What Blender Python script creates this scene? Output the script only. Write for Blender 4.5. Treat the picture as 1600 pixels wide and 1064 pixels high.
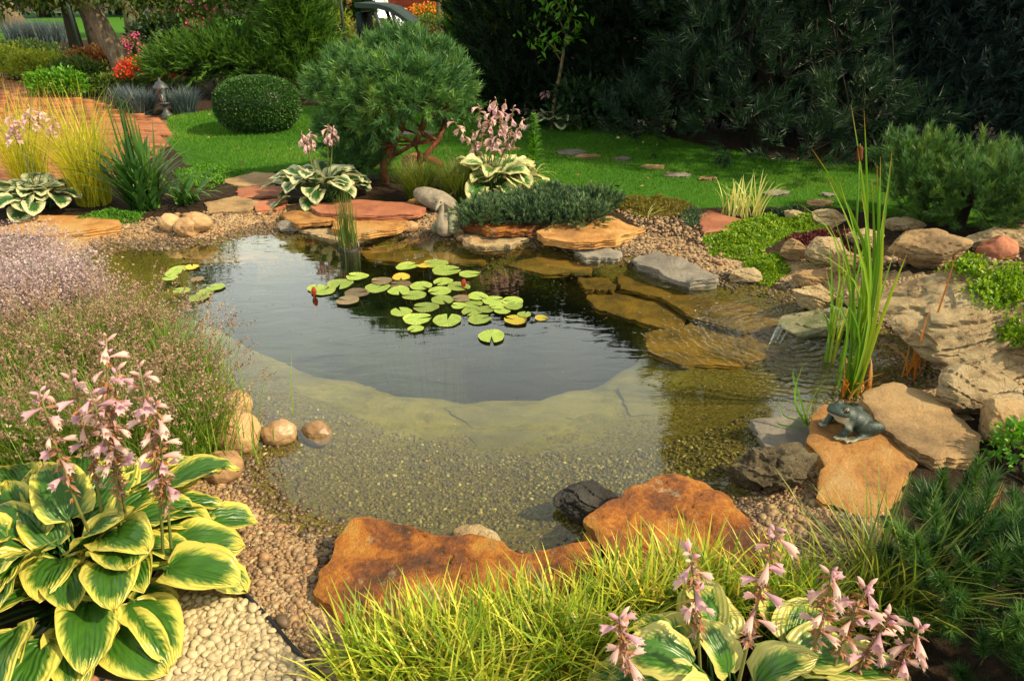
import bpy, bmesh, math, random
import numpy as np
from mathutils import Vector, Matrix, noise as mnoise

for o in list(bpy.data.objects):
    bpy.data.objects.remove(o, do_unlink=True)
scene = bpy.context.scene
COL = scene.collection
rng = np.random.default_rng(11)
random.seed(11)

# ------------------------------------------------------------------ camera, sky, sun, exposure
CAM_H, PITCH, LENS = 1.70, math.radians(27.3), 24.0
cam_d = bpy.data.cameras.new('camera')
cam = bpy.data.objects.new('camera', cam_d)
COL.objects.link(cam)
cam.location = (0, 0, CAM_H)
cam.rotation_euler = (math.pi / 2 - PITCH, 0, 0)
cam_d.lens = LENS
cam_d.sensor_width = 36
cam_d.clip_start = 0.05
cam_d.clip_end = 2000
scene.camera = cam

SUN_EL, SUN_AZ = math.radians(43), math.radians(108)     # azimuth measured from +Y (view direction) towards +X (right)
sun_dir = Vector((math.sin(SUN_AZ) * math.cos(SUN_EL), math.cos(SUN_AZ) * math.cos(SUN_EL), math.sin(SUN_EL)))
world = bpy.data.worlds.new('World')
scene.world = world
world.use_nodes = True
wn = world.node_tree
wn.nodes.clear()
wo = wn.nodes.new('ShaderNodeOutputWorld')
wb = wn.nodes.new('ShaderNodeBackground')
sk = wn.nodes.new('ShaderNodeTexSky')
sk.sky_type = 'NISHITA'
sk.sun_disc = False
sk.sun_elevation = SUN_EL
sk.sun_rotation = SUN_AZ
sk.air_density = 1.0
sk.dust_density = 6.0
sk.ozone_density = 1.0
# thin bright cloud over the whole sky
tc = wn.nodes.new('ShaderNodeTexCoord')
cn = wn.nodes.new('ShaderNodeTexNoise'); cn.inputs['Scale'].default_value = 3.0; cn.inputs['Detail'].default_value = 5
wn.links.new(tc.outputs['Generated'], cn.inputs['Vector'])
cr = wn.nodes.new('ShaderNodeMapRange'); cr.inputs['From Min'].default_value = .3; cr.inputs['From Max'].default_value = .7; cr.inputs['To Min'].default_value = .55; cr.inputs['To Max'].default_value = .9
wn.links.new(cn.outputs['Fac'], cr.inputs['Value'])
cm = wn.nodes.new('ShaderNodeMix'); cm.data_type = 'RGBA'
# the haze is brightest low over the horizon and thins towards the zenith
sz_ = wn.nodes.new('ShaderNodeSeparateXYZ'); wn.links.new(tc.outputs['Generated'], sz_.inputs[0])
hz = wn.nodes.new('ShaderNodeMapRange'); hz.interpolation_type = 'SMOOTHSTEP'
hz.inputs['From Min'].default_value = .25; hz.inputs['From Max'].default_value = 1.0; hz.inputs['To Min'].default_value = 11.5; hz.inputs['To Max'].default_value = 1.6
wn.links.new(sz_.outputs[2], hz.inputs['Value'])
hc = wn.nodes.new('ShaderNodeVectorMath'); hc.operation = 'SCALE'; hc.inputs[0].default_value = (.95, 1.0, .88)
wn.links.new(hz.outputs[0], hc.inputs['Scale'])
wn.links.new(hc.outputs[0], cm.inputs[7])
wn.links.new(cr.outputs[0], cm.inputs[0]); wn.links.new(sk.outputs[0], cm.inputs[6])
wn.links.new(cm.outputs[2], wb.inputs[0])
wb.inputs[1].default_value = 0.14
wn.links.new(wb.outputs[0], wo.inputs[0])

sl = bpy.data.lights.new('sun', 'SUN')
sl.energy = 5.0
sl.angle = math.radians(1.6)
sl.color = (1.0, 0.83, 0.54)
so = bpy.data.objects.new('sun', sl)
COL.objects.link(so)
so.rotation_euler = sun_dir.to_track_quat('Z', 'Y').to_euler()
so.location = sun_dir * 30

scene.view_settings.view_transform = 'Standard'
scene.view_settings.look = 'None'
scene.view_settings.gamma = 1.0
scene.view_settings.exposure = 0.64
scene.view_settings.use_curve_mapping = False
scene.render.engine = 'CYCLES'
scene.cycles.max_bounces = 5
scene.cycles.diffuse_bounces = 2
scene.cycles.glossy_bounces = 3
scene.cycles.transmission_bounces = 4
scene.cycles.transparent_max_bounces = 12
scene.cycles.sample_clamp_indirect = 4.0
scene.render.resolution_x = 1024
scene.render.resolution_y = 680

# ------------------------------------------------------------------ measuring the place
FPX = 1600 * LENS / 36.0
CP, SP = math.cos(PITCH), math.sin(PITCH)
def ray(px, py):
    a, b = (px - 800) / FPX, (532 - py) / FPX
    return np.array([a, CP + b * SP, -SP + b * CP])
def at(px, py, z=0.0):
    d = ray(px, py)
    t = (z - CAM_H) / d[2]
    return np.array([d[0] * t, d[1] * t, z])
def atY(px, py, y):
    d = ray(px, py)
    t = y / d[1]
    return np.array([d[0] * t, y, CAM_H + d[2] * t])
def pxs(p):
    """metres per photo pixel at a world point"""
    return (p[1] * CP - (p[2] - CAM_H) * SP) / FPX
def S(t):
    t = np.clip(t, 0, 1)
    return t * t * (3 - 2 * t)

def sdf(P, poly):
    """signed distance (negative inside) of points P(n,2) to a polygon"""
    P = np.asarray(P, float).reshape(-1, 2)
    poly = np.asarray(poly, float)[:, :2]
    d = np.full(len(P), 1e9)
    ins = np.zeros(len(P), bool)
    n = len(poly)
    for i in range(n):
        a, b = poly[i], poly[(i + 1) % n]
        e = b - a
        w = P - a
        t = np.clip((w @ e) / max(e @ e, 1e-12), 0, 1)
        d = np.minimum(d, np.hypot(*(w - t[:, None] * e).T))
        c = ((a[1] > P[:, 1]) != (b[1] > P[:, 1]))
        with np.errstate(divide='ignore', invalid='ignore'):
            xi = a[0] + (P[:, 1] - a[1]) * e[0] / (e[1] if abs(e[1]) > 1e-12 else 1e-12)
        ins ^= c & (P[:, 0] < xi)
    return np.where(ins, -d, d)

def smooth_poly(pts, it=2):
    pts = np.asarray(pts, float)
    for _ in range(it):
        q = np.roll(pts, -1, 0)
        pts = np.stack([pts * .75 + q * .25, pts * .25 + q * .75], 1).reshape(-1, pts.shape[1])
    return pts

def vnoise(P, s, seed=0.0):
    return np.array([mnoise.noise(Vector((p[0] * s + seed, p[1] * s - seed * .7, (p[2] if len(p) > 2 else 0) * s + seed * .3))) for p in P])

POND = smooth_poly([at(x, y)[:2] for x, y in [
    (470, 800), (540, 822), (640, 850), (760, 862), (840, 866), (905, 845), (935, 815), (1000, 790), (1070, 775), (1135, 775), (1150, 730),
    (1205, 715), (1215, 690), (1245, 668), (1275, 655), (1310, 635), (1350, 612), (1440, 590), (1420, 540), (1310, 505),
    (1235, 470), (1190, 448), (1120, 442), (1040, 425), (985, 405), (900, 398), (840, 380), (760, 385), (700, 372), (620, 366),
    (540, 372), (470, 362), (400, 362), (330, 385), (250, 388), (160, 388), (120, 402), (170, 445), (230, 505), (300, 562), (365, 612),
    (395, 650), (405, 700), (425, 760)]], 2)
DEEP = smooth_poly([at(x, y, -0.2)[:2] for x, y in [
    (360, 538), (450, 578), (600, 611), (780, 624), (900, 605), (975, 570), (1010, 540), (975, 485), (900, 440), (780, 425), (640, 416),
    (480, 410), (340, 415), (280, 440), (290, 490)]], 2)
ROCKERY = at(1500, 470, 0.15)
WATERFALL = at(1222, 520, 0.0)

def terrain(P):
    P = np.asarray(P, float).reshape(-1, 2)
    x, y = P[:, 0], P[:, 1]
    d = sdf(P, POND)
    out = 0.06 * S(d / 0.55) + 0.10 * np.clip(d, 0, .3)
    r = np.hypot((x - ROCKERY[0]) / 1.25, (y - ROCKERY[1]) / 0.85)
    out = out + 0.20 * S(1 - r / 1.3) * S(d / 0.5)
    out = out + 0.012 * np.sin(x * 3.1 + 1.3) * np.sin(y * 2.7) * S(d / .4)
    inn = -0.13 * S(-d / 0.6) - 0.10 * np.clip(-d, 0, .3) - 0.04 * S((-d - .4) / 0.8)
    shal = S((x - .55 - .25 * (3.6 - y)) / .35) * S((y - 2.7) / .4)
    inn = np.where(shal > 0, inn * (1 - shal) + shal * np.maximum(inn, -.115), inn)
    dd = sdf(P, DEEP) + .016 * (np.sin(7 * x + 1 + 2 * np.sin(3 * y)) + np.sin(17 * x + 5 * y))
    inn = inn - 0.75 * S((0.06 - dd) / 0.30)
    far = S((y - 14) / 40) * 0.2
    return np.where(d > 0, out, inn) + np.where(y > 14, far, 0)
def T1(x, y):
    return float(terrain([[x, y]])[0])
def hit(px, py):
    z = 0.08
    for _ in range(6):
        p = at(px, py, z)
        z = max(T1(p[0], p[1]), -.06)
    return np.array([p[0], p[1], z])

# ------------------------------------------------------------------ object helpers
def props(o, label=None, cat=None, group=None, kind=None):
    if label: o['label'] = label
    if cat: o['category'] = cat
    if group: o['group'] = group
    if kind: o['kind'] = kind
    return o
def empty(name, loc, label=None, cat=None, group=None, rz=0.0, scale=1.0):
    o = bpy.data.objects.new(name, None)
    o.empty_display_size = 0.1
    COL.objects.link(o)
    o.location = tuple(float(v) for v in loc)
    o.rotation_euler = (0, 0, rz)
    o.scale = (scale,) * 3
    return props(o, label, cat, group)
def mk_mesh(name, V, F, mats=(), attrs=None, smooth=True, fm=None):
    me = bpy.data.meshes.new(name)
    V = np.asarray(V, np.float32).reshape(-1, 3)
    if not isinstance(F, (list, tuple)):
        F = [F]
    F = [np.asarray(f, np.int32) for f in F if len(f)]
    tot = np.concatenate([np.full(len(f), f.shape[1], np.int32) for f in F])
    loops = np.concatenate([f.ravel() for f in F])
    me.vertices.add(len(V))
    me.vertices.foreach_set('co', V.ravel())
    me.loops.add(len(loops))
    me.loops.foreach_set('vertex_index', loops)
    me.polygons.add(len(tot))
    st = np.concatenate([[0], np.cumsum(tot)[:-1]]).astype(np.int32)
    me.polygons.foreach_set('loop_start', st)
    me.polygons.foreach_set('loop_total', tot)
    if fm is not None:
        me.polygons.foreach_set('material_index', np.asarray(fm, np.int32))
    me.update(calc_edges=True)
    me.validate()
    if smooth:
        me.polygons.foreach_set('use_smooth', np.ones(len(me.polygons), bool))
    for k, a in (attrs or {}).items():
        at_ = me.attributes.new(k, 'FLOAT', 'POINT')
        at_.data.foreach_set('value', np.asarray(a, np.float32))
    for m in mats if isinstance(mats, (list, tuple)) else [mats]:
        me.materials.append(m)
    return me
def link(name, me, parent=None, loc=(0, 0, 0), rot=(0, 0, 0), scale=(1, 1, 1)):
    o = bpy.data.objects.new(name, me)
    COL.objects.link(o)
    o.location = tuple(float(v) for v in loc)
    o.rotation_euler = tuple(float(v) for v in rot)
    o.scale = (scale,) * 3 if isinstance(scale, (int, float)) else tuple(scale)
    if parent is not None:
        o.parent = parent
    return o
class Acc:
    """collects vertices, faces and per-vertex values for one mesh"""
    def __init__(s):
        s.V, s.F, s.A, s.M, s.n = [], {}, {}, {}, 0
    def add(s, V, F, m=0, **attrs):
        V = np.asarray(V, float).reshape(-1, 3)
        for f in (F if isinstance(F, list) else [F]):
            f = np.asarray(f, int)
            if len(f) == 0: continue
            s.F.setdefault(f.shape[1], []).append(f + s.n)
            s.M.setdefault(f.shape[1], []).append(np.full(len(f), m))
        for k, a in attrs.items():
            s.A.setdefault(k, []).append((s.n, np.broadcast_to(np.asarray(a, float).ravel(), (len(V),)) if np.size(a) == 1 else np.asarray(a, float).ravel()))
        s.V.append(V)
        s.n += len(V)
        return s
    def mesh(s, name, mats, smooth=True):
        V = np.concatenate(s.V)
        at_ = {}
        for k, L in s.A.items():
            a = np.zeros(s.n)
            for i, v in L: a[i:i + len(v)] = v
            at_[k] = a
        ks = sorted(s.F)
        return mk_mesh(name, V, [np.concatenate(s.F[k]) for k in ks], mats, at_, smooth, np.concatenate([np.concatenate(s.M[k]) for k in ks]))
    def obj(s, name, mats, parent=None, loc=(0, 0, 0), smooth=True, **k):
        return link(name, s.mesh(name, mats, smooth), parent, loc, **k)

# ------------------------------------------------------------------ shape generators
def grid_faces(nu, nv, off=0, wrap=False):
    """faces of an nv x nu vertex grid (row-major, nu per row)"""
    i = np.arange(nv - 1)[:, None] * nu
    if wrap:
        j = np.arange(nu)[None]; j2 = (j + 1) % nu
    else:
        j = np.arange(nu - 1)[None]; j2 = j + 1
    return np.stack([(i + j), (i + j2), (i + nu + j2), (i + nu + j)], -1).reshape(-1, 4) + off
def tube(pts, rad, sides=6, cap=True):
    pts = np.asarray(pts, float)
    n = len(pts)
    rad = np.broadcast_to(np.asarray(rad, float), (n,))
    tan = np.gradient(pts, axis=0)
    tan /= np.linalg.norm(tan, axis=1)[:, None] + 1e-9
    ref = np.array([0, 0, 1.0]) if abs(tan[:, 2]).mean() < 0.9 else np.array([1.0, 0, 0])
    a = np.cross(tan, ref); a /= np.linalg.norm(a, axis=1)[:, None] + 1e-9
    b = np.cross(tan, a)
    th = np.linspace(0, 2 * np.pi, sides, endpoint=False)
    V = pts[:, None] + rad[:, None, None] * (np.cos(th)[None, :, None] * a[:, None] + np.sin(th)[None, :, None] * b[:, None])
    V = V.reshape(-1, 3)
    F = [grid_faces(sides, n, wrap=True)]
    if cap:
        V = np.concatenate([V, pts[:1], pts[-1:]])
        k = np.arange(sides); k2 = (k + 1) % sides; o = (n - 1) * sides
        F.append(np.concatenate([np.stack([k2, k, np.full(sides, n * sides)], 1), np.stack([o + k, o + k2, np.full(sides, n * sides + 1)], 1)]))
    return V, F
def lathe(prof, sides=16):
    prof = np.asarray(prof, float)
    th = np.linspace(0, 2 * np.pi, sides, endpoint=False)
    V = np.stack([prof[:, None, 0] * np.cos(th), prof[:, None, 0] * np.sin(th), np.broadcast_to(prof[:, None, 1], (len(prof), sides))], -1)
    return V.reshape(-1, 3), grid_faces(sides, len(prof), wrap=True)
def box(c, s, rz=0.0):
    c, s = np.asarray(c, float), np.asarray(s, float) / 2
    q = np.array([[-1, -1, -1], [1, -1, -1], [1, 1, -1], [-1, 1, -1], [-1, -1, 1], [1, -1, 1], [1, 1, 1], [-1, 1, 1]]) * s
    cz, sz = math.cos(rz), math.sin(rz)
    q = q @ np.array([[cz, sz, 0], [-sz, cz, 0], [0, 0, 1]])
    F = np.array([[3, 2, 1, 0], [4, 5, 6, 7], [0, 1, 5, 4], [1, 2, 6, 5], [2, 3, 7, 6], [3, 0, 4, 7]])
    return q + c, F
def blades(base, az, L, W, th0, th1, k=4, p=1.4, twist=0.0, taper='grass', roll=None):
    """n curved blades; th0/th1 lean from vertical at root / tip. returns V, F, dict(rnd, t, u)"""
    n = len(base)
    f = lambda a: np.broadcast_to(np.asarray(a, float), (n,))
    az, L, W, th0, th1 = map(f, (az, L, W, th0, th1))
    t = np.linspace(0, 1, k + 1)
    tm = (t[1:] + t[:-1]) / 2
    th = th0[:, None] + (th1 - th0)[:, None] * tm[None] ** p
    ds = (L / k)[:, None]
    r = np.concatenate([np.zeros((n, 1)), np.cumsum(np.sin(th) * ds, 1)], 1)
    z = np.concatenate([np.zeros((n, 1)), np.cumsum(np.cos(th) * ds, 1)], 1)
    h = np.stack([np.cos(az), np.sin(az), np.zeros(n)], 1)
    side = np.stack([-np.sin(az), np.cos(az), np.zeros(n)], 1)
    if roll is not None:
        side = side * np.cos(roll)[:, None] + np.array([0, 0, 1.0]) * np.sin(roll)[:, None]
    C = base[:, None] + r[..., None] * h[:, None] + z[..., None] * np.array([0, 0, 1.0])
    w = {'grass': (1 - t ** 2.5) * .9 + .1 * (1 - t), 'leaf': np.sin(np.pi * np.clip(t * .97 + .03, 0, 1)) ** .8, 'flat': np.minimum(1, (1 - t) * 5)}[taper]
    w = np.maximum(w, 0.03)
    o = side[:, None] * (w[None, :, None] * W[:, None, None] / 2)
    if twist:
        tw = (t[None] * twist * np.sign(np.sin(az * 7 + 1)))[..., None]
        hh = np.cross(side, h)[:, None] * 1.0
        o = o * np.cos(tw) + np.linalg.norm(o, axis=2, keepdims=True) * h[:, None] * np.sin(tw)
    V = np.stack([C - o, C + o], 2).reshape(-1, 3)
    lv = np.arange(k)[:, None] * 2
    q = (lv + np.array([0, 1, 3, 2])[None])
    F = (np.arange(n)[:, None, None] * (k + 1) * 2 + q[None]).reshape(-1, 4)
    m = (k + 1) * 2
    A = dict(rnd=np.repeat(rng.random(n), m), t=np.tile(np.repeat(t, 2), n), u=np.tile(np.array([-1., 1.]), n * (k + 1)))
    return V, F, A
def needles(pos, dirs, n_each, L, W, ang=(25, 60), sh=0.5, gap=0.0):
    """needle triangles around shoots at pos along unit dirs"""
    m = len(pos)
    N = m * n_each
    P = np.repeat(pos, n_each, 0); D = np.repeat(dirs, n_each, 0)
    Lr = np.repeat(np.broadcast_to(np.asarray(L, float), (m,)), n_each) * rng.uniform(.75, 1.1, N)
    t = rng.random(N) ** .8
    ref = np.where(np.abs(D[:, 2:3]) < .9, np.array([[0, 0, 1.]]), np.array([[1., 0, 0]]))
    A = np.cross(D, ref); A /= np.linalg.norm(A, axis=1)[:, None] + 1e-9
    B = np.cross(D, A)
    ph = rng.random(N) * 2 * np.pi
    al = np.radians(rng.uniform(ang[0], ang[1], N)) * (1.15 - .55 * t)
    rad = np.cos(ph)[:, None] * A + np.sin(ph)[:, None] * B
    nd = np.cos(al)[:, None] * D + np.sin(al)[:, None] * rad
    b = P + D * (t * sh * Lr)[:, None] * 2 + rad * gap
    s = np.cross(nd, rng.normal(size=(N, 3))); s /= np.linalg.norm(s, axis=1)[:, None] + 1e-9
    V = np.stack([b - s * W / 2, b + s * W / 2, b + nd * Lr[:, None]], 1).reshape(-1, 3)
    F = np.arange(N * 3).reshape(-1, 3)
    rn = np.repeat(np.repeat(rng.random(m), n_each) * .7 + rng.random(N) * .3, 3)
    return V, F, dict(rnd=rn, t=np.tile([0, 0, 1.], N))
def leaflets(P, D, L, W, fold=0.25):
    """pointed leaves (2 triangles folded on the midrib... 4 verts + tip) at P along D"""
    n = len(P)
    L = np.broadcast_to(np.asarray(L, float), (n,)); W = np.broadcast_to(np.asarray(W, float), (n,))
    s = np.cross(D, rng.normal(size=(n, 3)) * .6 + np.array([0, 0, 1.0])); s /= np.linalg.norm(s, axis=1)[:, None] + 1e-9
    u = np.cross(s, D)
    V = np.stack([P, P + D * (L * .45)[:, None] + s * (W / 2)[:, None] + u * (W * fold)[:, None], P + D * L[:, None] - u * (L * .08)[:, None],
                  P + D * (L * .45)[:, None] - s * (W / 2)[:, None] + u * (W * fold)[:, None]], 1).reshape(-1, 3)
    i = np.arange(n)[:, None] * 4
    F = np.concatenate([i + np.array([[0, 1, 2]]), i + np.array([[0, 2, 3]])], 0)
    return V, F, dict(rnd=np.repeat(rng.random(n), 4), t=np.tile([0, .5, 1, .5], n))
def on_sphere(n, up=0.0):
    v = rng.normal(size=(n, 3)); v /= np.linalg.norm(v, axis=1)[:, None]
    if up > -1:
        v[:, 2] = np.where(v[:, 2] < -abs(1 - up), -v[:, 2], v[:, 2])
    return v
def unit(v):
    return v / (np.linalg.norm(v, axis=-1, keepdims=True) + 1e-9)
# ------------------------------------------------------------------ materials
class NT:
    def __init__(s, name):
        s.m = bpy.data.materials.new(name); s.m.use_nodes = True
        s.t = s.m.node_tree; s.t.nodes.clear()
        s.out = s.t.nodes.new('ShaderNodeOutputMaterial')
    def n(s, typ, **k):
        nd = s.t.nodes.new('ShaderNode' + typ)
        for a, v in k.items():
            if hasattr(nd, a) and a not in ('color',): setattr(nd, a, v)
            else: nd.inputs[a].default_value = v
        return nd
    def l(s, a, b):
        s.t.links.new(a, b); return b
    def coords(s, kind='Object'):
        return s.n('TexCoord').outputs[kind]
    def noise(s, vec, scale, detail=4, rough=.55, dist=0.0):
        nd = s.n('TexNoise'); nd.inputs['Scale'].default_value = scale; nd.inputs['Detail'].default_value = detail
        nd.inputs['Roughness'].default_value = rough; nd.inputs['Distortion'].default_value = dist
        if vec is not None: s.l(vec, nd.inputs['Vector'])
        return nd.outputs['Fac']
    def vor(s, vec, scale, feature='F1', out='Distance'):
        nd = s.n('TexVoronoi'); nd.feature = feature; nd.inputs['Scale'].default_value = scale
        if vec is not None: s.l(vec, nd.inputs['Vector'])
        return nd.outputs[out]
    def ramp(s, fac, stops, interp='LINEAR'):
        nd = s.n('ValToRGB'); cr = nd.color_ramp; cr.interpolation = interp
        while len(cr.elements) < len(stops): cr.elements.new(0.5)
        for e, (p, c) in zip(cr.elements, stops):
            e.position = p; e.color = (*c, 1) if len(c) == 3 else c
        s.l(fac, nd.inputs[0]); return nd.outputs[0]
    def mix(s, fac, a, b, mode='MIX'):
        nd = s.n('Mix'); nd.data_type = 'RGBA'; nd.blend_type = mode
        for v, i in ((fac, 0), (a, 6), (b, 7)):
            if isinstance(v, (int, float)): nd.inputs[i].default_value = v
            elif isinstance(v, tuple): nd.inputs[i].default_value = (*v, 1)
            else: s.l(v, nd.inputs[i])
        return nd.outputs[2]
    def math(s, op, a, b=0.0, c=0.0):
        nd = s.n('Math'); nd.operation = op
        for v, i in ((a, 0), (b, 1), (c, 2)):
            if isinstance(v, (int, float)): nd.inputs[i].default_value = v
            else: s.l(v, nd.inputs[i])
        return nd.outputs[0]
    def attr(s, name):
        nd = s.n('Attribute'); nd.attribute_name = name; return nd.outputs['Fac']
    def orand(s):
        return s.n('ObjectInfo').outputs['Random']
    def bump(s, h, strength=.5, dist=.02, normal=None):
        nd = s.n('Bump'); nd.inputs['Strength'].default_value = strength; nd.inputs['Distance'].default_value = dist
        s.l(h, nd.inputs['Height'])
        if normal is not None: s.l(normal, nd.inputs['Normal'])
        return nd.outputs[0]
    def pbsdf(s, col, rough=.7, spec=.4, normal=None, metal=0.0):
        p = s.n('BsdfPrincipled')
        if isinstance(col, tuple): p.inputs['Base Color'].default_value = (*col, 1)
        else: s.l(col, p.inputs['Base Color'])
        if isinstance(rough, (int, float)): p.inputs['Roughness'].default_value = rough
        else: s.l(rough, p.inputs['Roughness'])
        p.inputs['Specular IOR Level'].default_value = spec
        p.inputs['Metallic'].default_value = metal
        if normal is not None: s.l(normal, p.inputs['Normal'])
        return p.outputs[0]
    def done(s, sh, disp=None):
        s.l(sh, s.out.inputs[0]); return s.m

def offset_coords(n, k=7.0):
    """object coordinates shifted by each object's own random number, so no two stones look alike"""
    c = n.coords('Object')
    va = n.n('VectorMath'); va.operation = 'ADD'
    n.l(c, va.inputs[0])
    cx = n.n('CombineXYZ')
    r = n.orand()
    n.l(n.math('MULTIPLY', r, k * 13.0), cx.inputs[0]); n.l(n.math('MULTIPLY', r, k * 7.0), cx.inputs[1]); n.l(n.math('MULTIPLY', r, k * 3.0), cx.inputs[2])
    n.l(cx.outputs[0], va.inputs[1])
    return va.outputs[0]

def m_rock(name, stops, scale=5, fine=60, bump=.6, strata=0.0, rough=.75, spec=.3, speck=None, dist=.012, crack=0.0):
    n = NT(name)
    v = offset_coords(n)
    if strata:
        mp = n.n('Mapping'); mp.inputs['Scale'].default_value = (1, 1, strata); n.l(v, mp.inputs[0]); vs = mp.outputs[0]
    else: vs = v
    a = n.noise(vs, scale, 6, .62, .4)
    b = n.noise(v, fine, 5, .7)
    mixf = n.math('ADD', n.math('MULTIPLY', a, .85), n.math('MULTIPLY', b, .28))
    c = n.ramp(n.math('SUBTRACT', mixf, .07), stops)
    if speck:
        f = n.ramp(n.noise(v, scale * 2.3, 5, .7), [(.60, (0, 0, 0)), (.70, (1, 1, 1))])
        c = n.mix(f, c, speck)
    br = n.n('HueSaturation'); n.l(c, br.inputs['Color'])
    n.l(n.math('ADD', n.math('MULTIPLY', n.orand(), .3), .85), br.inputs['Value'])
    cr = n.noise(vs, scale * 3, 8, .75, .3)
    h = n.math('ADD', n.math('ADD', n.math('MULTIPLY', b, .4), n.math('MULTIPLY', n.noise(v, fine * 4, 3, .7), .22)), cr)
    col = br.outputs[0]
    if crack:
        # thin irregular fractures
        nz = n.n('TexNoise'); nz.inputs['Scale'].default_value = scale * .9; nz.inputs['Detail'].default_value = 5; n.l(vs, nz.inputs['Vector'])
        av = n.n('VectorMath'); av.operation = 'MULTIPLY_ADD'; n.l(nz.outputs['Color'], av.inputs[0]); av.inputs[1].default_value = (.35, .35, .35); n.l(vs, av.inputs[2])
        ce = n.vor(av.outputs[0], scale * crack, 'DISTANCE_TO_EDGE')
        ck = n.math('MULTIPLY', n.ramp(ce, [(.0, (1, 1, 1)), (.016, (0, 0, 0))]), n.ramp(n.noise(v, scale * .8, 3), [(.42, (0, 0, 0)), (.58, (1, 1, 1))]))
        col = n.mix(n.math('MULTIPLY', ck, .6), col, tuple(x * .25 for x in stops[0][1]))
        h = n.math('SUBTRACT', h, n.math('MULTIPLY', ck, .4))
    n1 = n.bump(h, bump, dist * 2)
    return n.done(n.pbsdf(col, rough, spec, n1))

def m_leaf(name, stops, trans=.3, rough=.5, spec=.3, tcol=None, tip=None, use='rnd', obj=False, bumpn=0):
    """leaf: colour from each leaf's own random value, optional tip colour along the blade, light passing through"""
    n = NT(name)
    f = n.orand() if obj else n.attr(use)
    c = n.ramp(f, stops)
    if tip:
        c = n.mix(n.ramp(n.attr('t'), [(tip[1], (0, 0, 0)), (tip[2], (1, 1, 1))]), c, tip[0])
    sh = n.pbsdf(c, rough, spec)
    if trans:
        tb = n.n('BsdfTranslucent')
        hv = n.n('HueSaturation'); n.l(c, hv.inputs['Color']); hv.inputs['Value'].default_value = 1.5; hv.inputs['Hue'].default_value = .485; hv.inputs['Saturation'].default_value = 1.1
        n.l(hv.outputs[0], tb.inputs['Color'])
        mx = n.n('MixShader'); mx.inputs[0].default_value = trans
        n.l(sh, mx.inputs[1]); n.l(tb.outputs[0], mx.inputs[2])
        sh = mx.outputs[0]
    return n.done(sh)

def m_plain(name, col, rough=.6, spec=.4, metal=0.0, var=0.15, scale=20, bump=.2):
    n = NT(name)
    v = n.coords('Object')
    a = n.noise(v, scale, 5, .6)
    lo = tuple(max(0, x * (1 - var)) for x in col); hi = tuple(min(1, x * (1 + var)) for x in col)
    return n.done(n.pbsdf(n.ramp(a, [(.3, lo), (.7, hi)]), rough, spec, n.bump(a, bump, .004), metal))

def m_bark(name, lo, hi, scale=14):
    n = NT(name)
    mp = n.n('Mapping'); mp.inputs['Scale'].default_value = (1, 1, .22); n.l(n.coords('Object'), mp.inputs[0])
    a = n.noise(mp.outputs[0], scale, 7, .7, .8)
    return n.done(n.pbsdf(n.ramp(a, [(.3, lo), (.7, hi)]), .9, .15, n.bump(a, 1.0, .05)))

M = {}
M['rust'] = m_rock('rust_sandstone', [(.30, (.05, .03, .02)), (.38, (.13, .055, .025)), (.45, (.26, .085, .022)), (.53, (.46, .165, .024)), (.60, (.53, .26, .045)), (.67, (.34, .21, .09)), (.76, (.22, .17, .11)), (.85, (.30, .25, .17))], 4.6, 50, 1.0, speck=(.42, .33, .2), dist=.018)
M['ochre'] = m_rock('ochre_flagstone', [(.27, (.10, .05, .02)), (.40, (.26, .125, .04)), (.50, (.42, .20, .05)), (.60, (.44, .27, .10)), (.75, (.36, .28, .16))], 4.5, 55, .9)
M['tan'] = m_rock('tan_flagstone', [(.27, (.11, .07, .035)), (.42, (.25, .16, .075)), (.55, (.38, .24, .105)), (.66, (.40, .28, .14)), (.8, (.33, .26, .17))], 4, 60, .9)
M['pale'] = m_rock('pale_limestone', [(.27, (.12, .075, .035)), (.39, (.30, .20, .10)), (.50, (.48, .35, .18)), (.62, (.57, .44, .25)), (.8, (.60, .50, .33))], 5, 45, 1.0, strata=2.0, dist=.022, crack=1.1)
M['grey'] = m_rock('grey_slate', [(.25, (.06, .055, .045)), (.5, (.17, .15, .12)), (.7, (.26, .23, .18)), (.85, (.34, .31, .25))], 5, 60, .7)
M['dark'] = m_rock('wet_dark_rock', [(.25, (.012, .011, .009)), (.5, (.035, .03, .024)), (.75, (.10, .09, .07))], 7, 60, .9, rough=.35, spec=.5)
M['red'] = m_rock('red_flagstone', [(.25, (.17, .055, .03)), (.5, (.33, .12, .06)), (.75, (.42, .19, .10))], 4, 60, .5)
M['cobble'] = m_rock('buff_cobble', [(.27, (.18, .10, .05)), (.45, (.34, .20, .09)), (.6, (.43, .27, .13)), (.78, (.48, .34, .18))], 5, 70, .6, rough=.6, dist=.005)
M['wetcobble'] = m_rock('damp_cobble', [(.25, (.10, .06, .03)), (.5, (.24, .14, .065)), (.75, (.38, .25, .13))], 5, 90, .3, rough=.35, spec=.5, dist=.005)
M['porous'] = m_rock('porous_tufa', [(.25, (.04, .03, .02)), (.45, (.17, .13, .07)), (.62, (.30, .24, .13)), (.8, (.22, .20, .07))], 9, 40, 1.0, dist=.035)
M['algae'] = m_rock('algae_rock', [(.25, (.03, .035, .02)), (.42, (.09, .11, .035)), (.55, (.22, .21, .11)), (.75, (.42, .36, .22))], 6, 50, .9, strata=1.5, rough=.4)
M['sunk'] = m_rock('algae_coated_slab', [(.27, (.03, .02, .006)), (.42, (.09, .055, .010)), (.55, (.17, .098, .014)), (.66, (.22, .125, .02)), (.8, (.15, .12, .03))], 5, 50, .6)
M['sunkpale'] = m_rock('silt_covered_slab', [(.27, (.06, .055, .014)), (.5, (.115, .10, .024)), (.75, (.16, .14, .04))], 4, 40, .4)
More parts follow.
